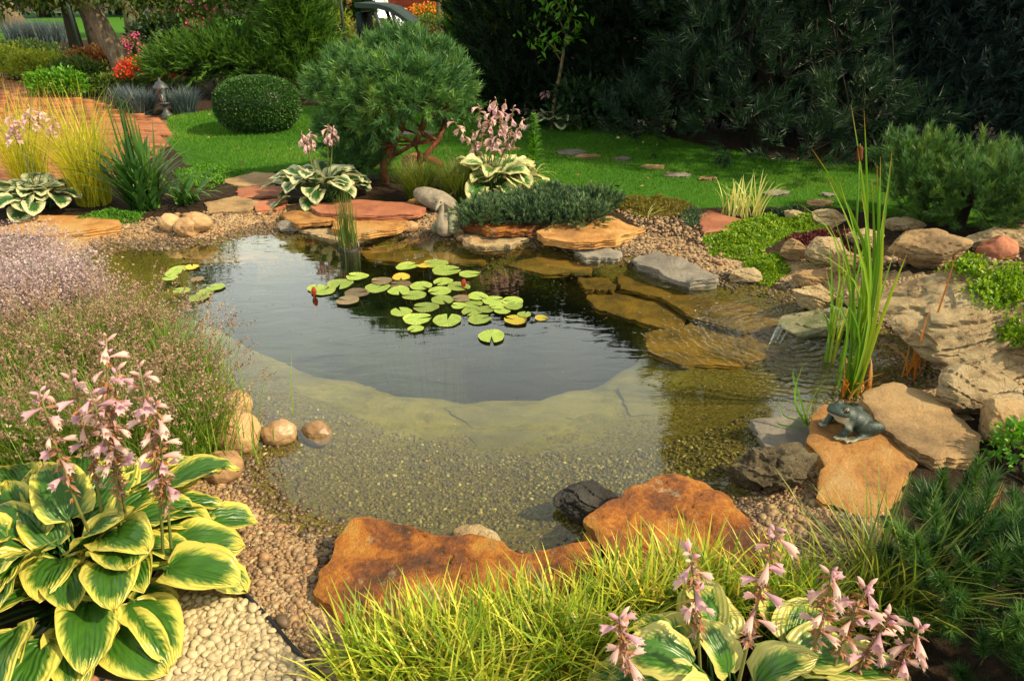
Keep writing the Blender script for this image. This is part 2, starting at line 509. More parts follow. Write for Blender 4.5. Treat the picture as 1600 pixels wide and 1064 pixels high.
M['stone_white'] = m_rock('white_pebble', [(.25, (.25, .18, .09)), (.5, (.38, .30, .17)), (.75, (.48, .41, .28))], 20, 120, .15, rough=.5, dist=.002)
M['concrete'] = m_rock('cast_stone', [(.27, (.10, .085, .06)), (.5, (.24, .20, .145)), (.72, (.36, .31, .23))], 12, 160, .5, dist=.003)

def m_pebbles(name, stops, rough=.55, spec=.4):
    n = NT(name)
    c = n.ramp(n.attr('rnd'), stops, 'LINEAR')
    a = n.noise(n.coords('Object'), 90, 3, .6)
    c2 = n.mix(n.math('MULTIPLY', a, .5), c, (.12, .08, .045))
    return n.done(n.pbsdf(c2, rough, spec, n.bump(a, .2, .003)))
PEB = [(0, (.07, .045, .025)), (.2, (.19, .105, .05)), (.4, (.30, .18, .08)), (.55, (.20, .14, .085)), (.7, (.37, .23, .10)), (.85, (.21, .10, .045)), (1, (.40, .32, .18))]
M['gravelpeb'] = m_pebbles('brown_gravel', PEB)
M['wetpeb'] = m_pebbles('wet_gravel', [(p, tuple(x * .36 for x in c)) for p, c in PEB], .42, .5)
M['bedpeb'] = m_pebbles('pond_bed_gravel', [(0, (.022, .018, .007)), (.3, (.06, .045, .012)), (.5, (.11, .075, .018)), (.7, (.12, .11, .02)), (.93, (.19, .155, .035)), (1, (.42, .38, .16))], .6)
# ------------------------------------------------------------------ the setting: ground, lawn, gravel, pond bed, brick path, water
def P2(lst, z=0.09): return np.array([at(x, y, z)[:2] for x, y in lst])
LAWN = P2([(262, 182), (340, 172), (470, 168), (600, 172), (850, 188), (1000, 201), (1090, 228), (1200, 246), (1300, 256), (1450, 262), (1700, 268),
           (1700, 372), (1500, 352), (1300, 324), (1200, 325), (1100, 326), (1000, 318), (945, 308), (930, 300), (850, 290), (620, 275), (450, 266), (345, 278), (300, 262), (262, 225)])
PATH = P2([(-420, 95), (-60, 104), (60, 138), (150, 160), (268, 192), (266, 228), (215, 262), (150, 288), (60, 300), (-60, 330), (-420, 380)])
FARLAWN = P2([(-400, 62), (0, 62), (100, 66), (200, 64), (420, 52), (600, 52), (600, 30), (-400, 20)])
MIDLAWN = P2([(-300, 78), (60, 78), (200, 92), (240, 108), (150, 112), (60, 96), (-300, 92)])
WHITEBED = P2([(395, 938), (500, 1062), (560, 1150), (60, 1180), (120, 1010), (250, 930)], 0.10)
PAVER = P2([(60, 1000), (235, 1052), (190, 1180), (-300, 1200), (-300, 980)], 0.10)

def axis(dense, fine, lo, hi, g=1.12):
    a = list(np.arange(dense[0], dense[1] + 1e-6, fine))
    s = fine
    while a[-1] < hi: s *= g; a.append(a[-1] + s)
    s = fine
    while a[0] > lo: s *= g; a.insert(0, a[0] - s)
    return np.array(a)
gx = axis((-3.4, 4.4), .05, -600, 600, 1.10)
gy = np.concatenate([axis((0.7, 6.4), .05, -80, 6.4, 1.3), np.arange(6.47, 11, .08)])
s_ = .08
while gy[-1] < 900: s_ *= 1.1; gy = np.append(gy, gy[-1] + s_)
X, Y = np.meshgrid(gx, gy)
GP = np.stack([X.ravel(), Y.ravel()], 1)
GZ = terrain(GP)
GV = np.concatenate([GP, GZ[:, None]], 1)
GF = grid_faces(len(gx), len(gy))
cen = GP[GF].mean(1)
dP = sdf(cen, POND)
zone = np.zeros(len(GF), int)                                   # 0 soil
near = ((dP < .42) & (cen[:, 1] < 5.9)) | (sdf(cen, P2([(330, 640), (420, 640), (520, 830), (500, 900), (620, 1150), (100, 1180), (250, 900)], .08)) < 0) | (sdf(cen, P2([(1120, 790), (1350, 700), (1400, 900), (1200, 950)], .08)) < 0)
zone[near] = 2                                                  # gravel
zone[sdf(cen, LAWN) < 0] = 1
zone[(sdf(cen, FARLAWN) < 0) | (sdf(cen, MIDLAWN) < 0)] = 1
zone[sdf(cen, PATH) < 0] = 4
zone[dP < .085] = 3

def m_soil():
    n = NT('bark_mulch_soil')
    v = n.coords('Object')
    a = n.noise(v, 26, 6, .7); b = n.noise(v, 2.0, 4)
    c = n.mix(n.math('MULTIPLY', b, .6), n.ramp(a, [(.3, (.012, .008, .005)), (.55, (.04, .026, .016)), (.75, (.10, .065, .04))]), (.03, .02, .012))
    return n.done(n.pbsdf(c, .95, .1, n.bump(a, 1.0, .03)))
def m_lawn():
    n = NT('mown_lawn')
    v = n.coords('Object')
    a = n.noise(v, 60, 4, .7); b = n.noise(v, 1.3, 4, .6)
    c = n.mix(b, n.ramp(a, [(.3, (.022, .07, .008)), (.7, (.06, .18, .016))]), (.055, .16, .012))
    return n.done(n.pbsdf(c, .9, .1, n.bump(a, 1.0, .02)))
def m_gravel():
    n = NT('sandy_gravel')
    v = n.coords('Object')
    vo = n.n('TexVoronoi'); vo.inputs['Scale'].default_value = 55; n.l(v, vo.inputs['Vector'])
    big = n.noise(v, 2.4, 4, .6)
    c = n.ramp(vo.outputs['Color'], PEB)
    c = n.mix(n.ramp(big, [(.42, (0, 0, 0)), (.6, (.75, .75, .75))]), c, (.34, .25, .14))
    ch = n.n('SeparateXYZ'); n.l(v, ch.inputs[0])
    return n.done(n.pbsdf(c, .85, .25, n.bump(n.math('MULTIPLY', vo.outputs['Distance'], -1), .7, .02)))
def m_bed():
    """pond liner and silt: dark liner down the deep part, coloured also for light lost in deep water, olive silt and gravel on the shelves (by depth of the bed)"""
    n = NT('pond_bed')
    v = n.coords('Object')
    a = n.noise(v, 30, 6, .75); b = n.noise(v, 3.0, 5, .6)
    silt = n.ramp(b, [(.30, (.06, .053, .012)), (.45, (.125, .108, .020)), (.58, (.17, .147, .026)), (.72, (.215, .185, .038))])
    peb = n.ramp(n.noise(v, 75, 3, .6), [(.3, (.03, .025, .008)), (.5, (.10, .08, .02)), (.7, (.18, .15, .04))])
    d2 = n.noise(v, 9, 5, .7)
    silt = n.mix(n.ramp(d2, [(.45, (0, 0, 0)), (.65, (.8, .8, .8))]), silt, (.075, .07, .016))
    sf = n.math('ADD', n.attr('silt'), n.math('MULTIPLY', n.math('ADD', n.math('ADD', n.math('SUBTRACT', a, .5), n.math('SUBTRACT', d2, .5)), n.math('SUBTRACT', b, .5)), 1.5))
    c = n.mix(n.ramp(sf, [(.40, (0, 0, 0)), (.62, (1, 1, 1))]), peb, silt)
    sx = n.n('SeparateXYZ'); n.l(v, sx.inputs[0])
    deep = n.ramp(n.math('ADD', n.math('MULTIPLY', sx.outputs[2], -1), n.math('MULTIPLY', n.math('SUBTRACT', b, .5), .16)), [(.22, (0, 0, 0)), (.36, (1, 1, 1))])
    c = n.mix(deep, c, (.018, .025, .011))  # near-black stands for light lost in deep water as well as dark liner
    return n.done(n.pbsdf(c, .9, .1, n.bump(a, .6, .02)))
M['soil'], M['lawn'], M['gravel'], M['bed'] = m_soil(), m_lawn(), m_gravel(), m_bed()
M['pathsand'] = m_plain('path_joint_sand', (.16, .09, .05), .95, .1, var=.3, scale=40)
for zi, nm, mt in ((0, 'ground', M['soil']), (1, 'lawn', M['lawn']), (2, 'gravel_bank', M['gravel']), (3, 'pond_bed', M['bed']), (4, 'brick_path', M['pathsand'])):
    f = GF[zone == zi]
    used, inv = np.unique(f, return_inverse=True)
    o = link(nm, mk_mesh(nm, GV[used], inv.reshape(-1, 4), mt, dict(silt=S((.80 - sdf(GP[used], DEEP)) / .75) * S(-sdf(GP[used], POND) / .5)) if zi == 3 else None))
    o['kind'] = 'structure'
    if zi == 4: path_obj = o
    if zi == 2: gravel_obj = o

# water surface
def m_water():
    n = NT('pond_water')
    v = n.coords('Object')
    # small wind ripples, calm over most of the pond, and rings spreading from the little waterfall
    sub = n.n('VectorMath'); sub.operation = 'SUBTRACT'; n.l(v, sub.inputs[0]); sub.inputs[1].default_value = tuple(WATERFALL)
    ln = n.n('VectorMath'); ln.operation = 'LENGTH'; n.l(sub.outputs[0], ln.inputs[0])
    d = ln.outputs['Value']
    wob = n.math('MULTIPLY', n.noise(v, 7, 3, .6), .16)
    ring = n.math('SINE', n.math('MULTIPLY', n.math('ADD', d, wob), 120.0))
    fall = n.ramp(d, [(.05, (1, 1, 1)), (.30, (.5, .5, .5)), (.55, (.10, .10, .10)), (.85, (0, 0, 0))])
    h1 = n.math('MULTIPLY', n.math('MULTIPLY', ring, fall), 1.6)
    chop = n.math('MULTIPLY', n.math('SUBTRACT', n.noise(v, 40, 3, .6), .5), n.math('MULTIPLY', fall, 3.0))
    mp = n.n('Mapping'); mp.inputs['Scale'].default_value = (1, 2.6, 1); n.l(v, mp.inputs[0])
    calm = n.math('MULTIPLY', n.noise(mp.outputs[0], 4.0, 2, .5, .5), .34)
    fine = n.math('MULTIPLY', n.noise(mp.outputs[0], 22, 2, .5), .022)
    h = n.math('ADD', n.math('ADD', h1, chop), n.math('ADD', calm, fine))
    nb = n.bump(h, 1.0, .0042)
    ge = n.n('NewGeometry')
    dt = n.n('VectorMath'); dt.operation = 'DOT_PRODUCT'; n.l(ge.outputs['Incoming'], dt.inputs[0]); n.l(nb, dt.inputs[1])
    cs = n.math('ABSOLUTE', dt.outputs['Value'])
    fr = n.math('ADD', n.math('MULTIPLY', n.math('POWER', n.math('SUBTRACT', 1.0, n.math('MINIMUM', cs, 1.0)), 2.9), .97), .03)
    gl = n.n('BsdfGlossy'); gl.inputs['Roughness'].default_value = 0.01; n.l(nb, gl.inputs['Normal'])
    tr = n.n('BsdfTransparent'); tr.inputs['Color'].default_value = (.90, .92, .74, 1)
    mx = n.n('MixShader'); n.l(fr, mx.inputs[0]); n.l(tr.outputs[0], mx.inputs[1]); n.l(gl.outputs[0], mx.inputs[2])
    return n.done(mx.outputs[0])
M['water'] = m_water()
wx = np.arange(POND[:, 0].min() - .1, POND[:, 0].max() + .1, .06); wy = np.arange(POND[:, 1].min() - .1, POND[:, 1].max() + .1, .06)
WX, WY = np.meshgrid(wx, wy)
WP = np.stack([WX.ravel(), WY.ravel()], 1)
WF = grid_faces(len(wx), len(wy))
WF = WF[sdf(WP[WF].mean(1), POND) < .06]
used, inv = np.unique(WF, return_inverse=True)
o = link('water', mk_mesh('water', np.c_[WP[used], np.zeros(len(used))], inv.reshape(-1, 4), M['water']))
o['kind'] = 'structure'

# bricks of the path: rows of clay pavers with sand joints
def m_brick():
    n = NT('clay_paver')
    v = n.coords('Object')
    f = n.orand()
    c = n.ramp(f, [(0, (.15, .045, .02)), (.35, (.27, .085, .033)), (.7, (.35, .13, .05)), (1, (.26, .12, .06))])
    a = n.noise(n.coords('Generated'), 9, 5, .7)
    return n.done(n.pbsdf(n.mix(n.math('MULTIPLY', a, .5), c, (.20, .10, .055)), .85, .2, n.bump(a, .4, .006)))
def m_brick_far():
    n = NT('clay_paver_field')
    c = n.ramp(n.attr('rnd'), [(0, (.15, .045, .02)), (.35, (.27, .085, .033)), (.7, (.35, .13, .05)), (1, (.26, .12, .06))])
    return n.done(n.pbsdf(c, .85, .2))
M['brick'], M['brickfar'] = m_brick(), m_brick_far()
bl, bw, bh, gap = .20, .10, .035, .012
bm = bmesh.new()
bmesh.ops.create_cube(bm, size=1.0)
bmesh.ops.scale(bm, vec=(bl - gap, bw - gap, bh), verts=bm.verts)
bmesh.ops.bevel(bm, geom=[e for e in bm.edges if (e.verts[0].co.z + e.verts[1].co.z) > .02], offset=.006, segments=1, affect='EDGES')
brick_me = bpy.data.meshes.new('brick'); bm.to_mesh(brick_me); bm.free(); brick_me.materials.append(M['brick'])
bc = []
th = math.radians(-14)
ct, stt = math.cos(th), math.sin(th)
for i in range(-90, 90):
    for j in range(-150, 150):
        u, w = (i + .5 * (j % 2)) * bl, j * bw
        bc.append((-5.2 + u * ct - w * stt, 8.5 + u * stt + w * ct))
bc = np.array(bc)
ds = sdf(bc, PATH)
bc = bc[ds < -.06]
vis = bc[(bc[:, 0] > -8.6) & (bc[:, 1] < 15)]
def cam_px(x, y, z=.1):
    dep = y * CP - (z - CAM_H) * SP
    return 800 + FPX * x / dep, 532 - FPX * (y * SP + (z - CAM_H) * CP) / dep
bpx = np.array([cam_px(*b) for b in bc])
inview = (bpx[:, 0] > -10)
order = np.argsort(bc[:, 1] + (~inview) * 100)
first = order[:300]
for k in first:
    z = T1(*bc[k]) + .012 + random.uniform(-.002, .002)
    link('brick', brick_me, path_obj, (bc[k, 0], bc[k, 1], z), (random.uniform(-.012, .012), random.uniform(-.012, .012), th))
rest = bc[order[300:]]
rest = rest[(rest[:, 0] > -14)]
V0, F0 = box((0, 0, 0), (bl - gap, bw - gap, bh), th)
zr = terrain(rest) + .012
Vr = (V0[None] + np.c_[rest, zr][:, None]).reshape(-1, 3)
Fr = (F0[None] + (np.arange(len(rest)) * 8)[:, None, None]).reshape(-1, 4)
o = link('brick_field', mk_mesh('brick_field', Vr, Fr, M['brickfar'], dict(rnd=np.repeat(rng.random(len(rest)), 8)), False), path_obj)
o['kind'] = 'stuff'

# loose gravel
def ico(sub):
    bm = bmesh.new(); bmesh.ops.create_icosphere(bm, subdivisions=sub, radius=1.0)
    V = np.array([v.co[:] for v in bm.verts]); F = np.array([[v.index for v in f.verts] for f in bm.faces]); bm.free()
    return V, F
ICO1, ICO2 = ico(1), ico(2)
def rot_mats(n, tilt=.5):
    a = rng.random(n) * 2 * np.pi; b = rng.normal(size=n) * tilt
    ca, sa, cb, sb = np.cos(a), np.sin(a), np.cos(b), np.sin(b)
    Rz = np.zeros((n, 3, 3)); Rz[:, 0, 0] = ca; Rz[:, 0, 1] = -sa; Rz[:, 1, 0] = sa; Rz[:, 1, 1] = ca; Rz[:, 2, 2] = 1
    Rx = np.zeros((n, 3, 3)); Rx[:, 0, 0] = 1; Rx[:, 1, 1] = cb; Rx[:, 1, 2] = -sb; Rx[:, 2, 1] = sb; Rx[:, 2, 2] = cb
    return Rz @ Rx
def scatter_stones(pos, size, shape=ICO1, flat=.62):
    V0, F0 = shape
    n = len(pos)
    V0r = V0[None] * (1 + .16 * rng.normal(size=(n, len(V0), 1)).clip(-1.2, 1.2) * .6)
    sc = np.stack([rng.uniform(.85, 1.35, n), rng.uniform(.7, 1.0, n), rng.uniform(flat * .75, flat * 1.25, n)], 1) * size[:, None]
    V = np.einsum('nij,nvj->nvi', rot_mats(n, .35), V0r * sc[:, None]) + pos[:, None]
    F = (F0[None] + (np.arange(n) * len(V0))[:, None, None]).reshape(-1, 3)
    return V.reshape(-1, 3), F, dict(rnd=np.repeat(rng.random(n), len(V0)))
def inpoly(poly, n):
    poly = np.asarray(poly); lo, hi = poly.min(0), poly.max(0)
    p = rng.uniform(lo, hi, (n, 2))
    return p[sdf(p, poly) < 0]
GR1 = P2([(385, 690), (430, 740), (470, 790), (560, 830), (520, 880), (480, 930), (560, 1064), (600, 1150), (500, 1150), (490, 1064), (400, 945), (330, 900), (300, 800), (330, 700)], .08)
GR2 = P2([(1130, 790), (1200, 740), (1260, 715), (1290, 760), (1290, 800), (1340, 810), (1330, 900), (1200, 900), (1150, 830)], .08)
GR3 = P2([(830, 866), (930, 840), (960, 870), (900, 890)], .05)
GR4 = P2([(190, 345), (450, 325), (470, 350), (400, 362), (330, 383), (160, 388), (130, 372)], .07)
GR5 = P2([(960, 330), (1095, 335), (1130, 400), (1200, 425), (1130, 440), (1000, 405), (890, 385), (1000, 360)], .07)
GR6 = P2([(620, 335), (730, 322), (740, 345), (700, 372), (600, 368)], .07)
GR7 = P2([(1480, 370), (1600, 360), (1600, 410), (1380, 430), (1340, 400)], .2)
dry, wet = Acc(), Acc()
for poly, cnt, smin, smax in ((GR1, 9000, .0045, .0125), (GR2, 3600, .005, .011), (GR3, 700, .005, .010), (GR4, 2600, .008, .016), (GR5, 3600, .008, .017), (GR6, 900, .008, .016), (GR7, 900, .01, .02)):
    p = inpoly(poly, cnt)
    p = p[(sdf(p, POND) > -.05) & (sdf(p, WHITEBED) > .015) & (sdf(p, LAWN) > 0)]
    # the sandy drift on the near beach carries fewer stones
    if poly is GR1:
        sand = sdf(p, P2([(400, 700), (440, 760), (520, 830), (500, 870), (430, 830), (380, 740)], .06))
        p = p[(sand > 0) | (rng.random(len(p)) < .4)]
    d = sdf(p, POND)
    sz = smin + (smax - smin) * rng.random(len(p)) ** 2.2 + (rng.random(len(p)) < .05) * smax * rng.uniform(.3, 1.1, len(p))
    z = terrain(p) + sz * .25
    iswet = d < .13 + .04 * np.sin(p[:, 0] * 9) + .03 * rng.normal(size=len(p))
    for acc, m in ((dry, ~iswet), (wet, iswet)):
        if m.sum(): acc.add(*scatter_stones(np.c_[p, z][m], sz[m], ICO1)[:2], rnd=np.repeat(rng.random(m.sum()), len(ICO1[0])))
p = rng.uniform(POND.min(0) - .1, POND.max(0) + .1, (60000, 2))
d = sdf(p, POND)
p = p[(d > -.10) & (d < .14)]; p = p[rng.random(len(p)) < .5]
sz = .0035 + .010 * rng.random(len(p)) ** 2.5 + .0014 * p[:, 1]
wet.add(*scatter_stones(np.c_[p, terrain(p) + sz * .1], sz, ICO1, .45)[:2], rnd=np.repeat(rng.random(len(p)), len(ICO1[0])))
for acc, nm, mt, lb in ((dry, 'gravel', 'gravelpeb', 'brown and tan rounded gravel lying dry along the pond shore'), (wet, 'wet_gravel', 'wetpeb', 'dark wet gravel in a band along the waterline')):
    o = acc.obj(nm, M[mt]); props(o, lb, 'gravel', kind='stuff')
# gravel under water on the near shelf
WETB = None
p = inpoly(P2([(400, 640), (560, 640), (760, 690), (1000, 690), (1200, 650), (1210, 700), (1140, 780), (900, 850), (600, 850), (420, 750)], -.1), 11500)
p = p[(sdf(p, POND) < 0) & (sdf(p, DEEP) > .15)]
keep = rng.random(len(p)) < S((3.05 - p[:, 1]) / .8) * .9 + .06
p = p[keep]
sz = .0042 + .008 * rng.random(len(p)) ** 2.5
o = Acc().add(*scatter_stones(np.c_[p, terrain(p) + sz * .2], sz)[:2], rnd=np.repeat(rng.random(len(p)), len(ICO1[0]))).obj('sunken_gravel', M['bedpeb'])
props(o, 'olive brown gravel seen through the shallow water of the near shelf', 'gravel', kind='stuff')

# white pebble bed behind a black edging strip
wbed = link('pebble_bed', mk_mesh('pebble_bed', np.c_[WHITEBED, terrain(WHITEBED) + .004], np.arange(len(WHITEBED))[None], M['gravel']))
wbed['kind'] = 'structure'
cand = inpoly(WHITEBED, 30000)
cpx = np.array([cam_px(a, b) for a, b in cand])
cand = cand[(cpx[:, 0] > 150) & (cpx[:, 0] < 520) & (cpx[:, 1] < 1090) & (sdf(cand, PAVER) > .01)]
sel = np.zeros((900, 2)); ns_ = 0
for q in cand[:12000]:
    if ns_ == 0 or ((sel[:ns_] - q) ** 2).sum(1).min() > .0165 ** 2:
        sel[ns_] = q; ns_ += 1
        if ns_ == 900: break
sel = sel[:ns_]
spx = np.array([cam_px(a, b) for a, b in sel])
od = np.argsort(-(spx[:, 1]) + 1000 * ((spx[:, 1] > 1075) | (spx[:, 0] < 225)))
pmes = []
for k in range(6):
    V0, F0 = ICO2
    nv = np.array([mnoise.noise(Vector(v * 1.3 + k * 9.1)) for v in V0])
    pmes.append(mk_mesh('pebble', V0 * (1 + .28 * nv[:, None]) * np.array([1.15, .85, .6]), F0, M['stone_white']))
for k in od[:300]:
    s = random.uniform(.0075, .0165)
    link('pebble', pmes[k % 6], wbed, (*sel[k], T1(*sel[k]) + s * .5 + random.choice([0, 0, .006])), (random.gauss(0, .3), random.gauss(0, .3), random.random() * 6.3), s)
rs = sel[od[300:]]
sz = rng.uniform(.010, .0155, len(rs))
o = Acc().add(*scatter_stones(np.c_[rs, terrain(rs) + sz * .5], sz, ICO2)[:2]).obj('pebble_fill', M['stone_white'], wbed)
o['kind'] = 'stuff'
# underlying second layer so that no bare bed shows between the pebbles
p = inpoly(WHITEBED, 9000); pp = np.array([cam_px(a, b) for a, b in p]); p = p[(pp[:, 1] < 1090) & (pp[:, 0] > 120) & (sdf(p, PAVER) > .01)]
sz = rng.uniform(.008, .013, len(p))
o = Acc().add(*scatter_stones(np.c_[p, terrain(p) + .002], sz, ICO1)[:2]).obj('pebble_fill', M['stone_white'], wbed)
o['kind'] = 'stuff'

M['black'] = m_plain('black_rubber', (.012, .012, .012), .6, .3)
ep = [hit(x, y) for x, y in ((330, 880), (390, 938), (425, 975), (462, 1020), (505, 1065), (560, 1130))]
ep = np.array(ep)
acc = Acc()
for a_, b_ in zip(ep[:-1], ep[1:]):
    pass
pl = np.array([ep[0] + (0, 0, 0)] + [q for q in ep[1:]])
V = []
for q in pl:
    V += [q + (-.004, -.003, -.02), q + (-.004, -.003, .018), q + (.004, .003, .018), q + (.004, .003, -.02)]
F = []
for i in range(len(pl) - 1):
    for a_, b_ in ((0, 1), (1, 2), (2, 3)): F.append([4 * i + a_, 4 * i + b_, 4 * i + 4 + b_, 4 * i + 4 + a_])
o = Acc().add(V, np.array(F)).obj('edging_strip', M['black'], smooth=False)
props(o, 'black rubber edging strip between the white pebbles and the brown gravel', 'edging')
# concrete paver and clay bricks at the lower left corner
M['paver'] = m_plain('grey_concrete_paver', (.16, .15, .14), .85, .2, scale=60)
pv = [hit(x, y) for x, y in ((60, 985), (240, 1045), (215, 1085), (20, 1030))]
pv = np.array(pv); top = pv + (0, 0, .03); bot = pv - (0, 0, .03)
o = Acc().add(np.r_[top, bot], np.array([[0, 1, 2, 3][::-1], [0, 4, 5, 1], [1, 5, 6, 2], [2, 6, 7, 3], [3, 7, 4, 0]])).obj('paving_slab', M['paver'], smooth=False)
props(o, 'dark grey concrete slab under the hosta leaves at the lower left corner', 'paving slab')
for k, (x, y, lb) in enumerate(((60, 1050, 'second from the left'), (120, 1072, 'third from the left'), (175, 1090, 'rightmost of four'), (20, 1035, 'leftmost of four'))):
    p = hit(x, y)
    o = link('paving_brick', brick_me, None, (p[0], p[1], p[2] + .012), (0, 0, .9))
    props(o, 'red clay paving brick beside the dark concrete slab, ' + lb, 'brick', 'paving bricks by the concrete slab')
# ------------------------------------------------------------------ stones
def fbm(p, s, seed, oct=4):
    v, a = 0.0, 1.0
    q = Vector(p) * s + Vector((seed, seed * 1.7, -seed))
    for _ in range(oct):
        v += a * mnoise.noise(q); q = q * 2.03; a *= .52
    return v
def slab(name, pxpoly, ztop, thick, mat, label, cat='stone', tilt=(0, 0), rough=.012, strata=3, group=None, edge=.02, seed=None):
    """broken flagstone: outline in plan, split layers round the rim, uneven top"""
    seed = seed if seed is not None else random.random() * 50
    W = np.array([at(x, y, ztop) for x, y in pxpoly])
    c = W.mean(0)
    out = W[:, :2] - c[:2]
    area = 0.5 * np.sum(out[:, 0] * np.roll(out[:, 1], -1) - np.roll(out[:, 0], -1) * out[:, 1])
    if area < 0: out = out[::-1]
    size_ok = abs(area) > .05
    big = mat.name.startswith('rust') and size_ok
    N = 120 if big else 56
    seg = np.roll(out, -1, 0) - out
    L = np.r_[0, np.cumsum(np.hypot(*seg.T))]
    s = np.linspace(0, L[-1], N, endpoint=False)
    cl = np.r_[out, out[:1]]
    R = np.stack([np.interp(s, L, cl[:, 0]), np.interp(s, L, cl[:, 1])], 1)
    size = math.sqrt(abs(area))
    nrm = np.stack([np.roll(R, -1, 0) - np.roll(R, 1, 0)], 0)[0]
    nrm = unit(np.stack([nrm[:, 1], -nrm[:, 0]], 1))
    jag = np.array([fbm((x, y, 0), 7 / max(size, .15), seed, 6) for x, y in R]) * edge * .9
    R = R + nrm * jag[:, None]
    rings = []
    def zt(x, y):
        z_ = fbm((x, y, 0), 2.2 / max(size, .2), seed + 3, 5) * rough * 1.6
        if big:                                              # split bedding layers: flakes with small broken steps, pits
            f_ = fbm((x * 1.0, y * 1.5, .3), 1.5 / size, seed + 13, 5)
            z_ = z_ * .6 + .0055 * math.floor(f_ * 2.6) + .0010 * fbm((x, y, 1), 25 / size, seed + 21, 3)
        return z_
    tl = lambda x, y: x * tilt[0] + y * tilt[1]
    for f, dz in ([(q, 0) for q in np.linspace(0, .93, 30)] if big else [(.0, 0), (.22, 0), (.42, 0), (.6, 0), (.75, 0), (.87, 0)]) + [(.95, -.001), (.99, -.004)]:
        q = R * f
        rings.append([(x, y, zt(x, y) + tl(x, y) + dz) for x, y in q])
    nl = strata * 2
    for k in range(1, nl + 1):
        dz = -thick * k / nl
        q = R + nrm * np.array([fbm((x * 3, y * 3, k // 2 * 1.7), 2.5 / max(size, .2), seed + 9) for x, y in R])[:, None] * edge * .7 - nrm * (.006 * (k % 2)) - nrm * (thick * .10 * k / nl)
        rings.append([(x, y, zt(x, y) * (1 - k / nl) + tl(x, y) + dz) for x, y in q])
    V = np.array(rings).reshape(-1, 3)
    F = grid_faces(N, len(rings), wrap=True)
    F = F[:, ::-1]
    me = mk_mesh(name, V, F, mat)
    # sharp rim: keep flat-ish shading along the breaks
    me.polygons.foreach_set('use_smooth', np.r_[np.ones(N * (31 if big else 7), bool), np.zeros(len(F) - N * (31 if big else 7), bool)])
    bm = bmesh.new(); bm.from_mesh(me); bmesh.ops.remove_doubles(bm, verts=bm.verts, dist=1e-5); bmesh.ops.recalc_face_normals(bm, faces=bm.faces); bm.to_mesh(me); bm.free()
    me.set_sharp_from_angle(angle=math.radians(28))
    o = link(name, me, None, c)
    return props(o, label, cat, group)
ICO5, ICO4, ICO3 = ico(6), ico(5), ico(3)
def boulder(name, px, size, mat, label, z=None, cuts=24, rough=.03, seed=None, rot=(0, 0, 0), cat='rock', sharp=.72, sink=.3, hi=True, fine=.012, group=None, pos=None, ledge=3.0):
    """rock: sphere cut by random planes, then roughened. size = half extents (m)"""
    seed = seed if seed is not None else random.random() * 60
    rs = np.random.default_rng(int(seed * 1000) + 5)
    V, F = (ICO5 if hi == 2 else ICO4 if hi else ICO3)
    V = V.copy()
    for k in range(cuts):
        nn = unit(rs.normal(size=3)); d = rs.uniform(sharp - .12, sharp + .15)
        e = V @ nn - d
        V = V - np.where(e > 0, e * .985, 0)[:, None] * nn
    sz = np.asarray(size, float)
    V = V * sz
    m = sz.mean()
    dn = np.array([fbm(p, 1.6 / m, seed, 5) for p in V]) * rough * m * 1.6
    if fine:
        fr = np.array([abs(mnoise.noise(Vector((p[0] * 2.2 / m + seed, p[1] * 2.2 / m, p[2] * 7 / m)))) for p in V])
        dn = dn - (fr < .09) * (.09 - fr) * m * fine * 35
    if ledge:
        ax = unit(np.array([.18, .25, 1.0]) + rs.normal(size=3) * .12)
        lay = (V @ ax) / m * ledge + np.array([mnoise.noise(Vector(p) * (1.1 / m) + Vector((seed, 0, 0))) for p in V]) * .9
        fr_ = lay - np.floor(lay)
        dn = dn - m * .11 * S((fr_ - .82) / .18) * (.35 + .65 * np.abs(np.sin(np.floor(lay) * 2.7 + seed)))
        dn = dn + m * .022 * np.array([fbm(p, 9 / m, seed + 4, 3) for p in V])
    V = V + unit(V / sz) * dn[:, None]
    me = mk_mesh(name, V, F, mat)
    if ledge: me.set_sharp_from_angle(angle=math.radians(24))
    p = np.array(pos) if pos is not None else (hit(*px) if z is None else at(px[0], px[1], z))
    o = link(name, me, None, (p[0], p[1], p[2] + sz[2] * (1 - sink)), rot)
    return props(o, label, cat, group)
def cobble(name, px, size, mat, label, seed=None, z=None, sink=.25, rot=0.0, cat='stone', group=None):
    return boulder(name, px, size, mat, label, z, cuts=6, rough=.055, seed=seed, rot=(random.uniform(-.2, .2), random.uniform(-.2, .2), rot), cat=cat, sharp=.86, sink=sink, hi=True, fine=0, group=group, ledge=0)

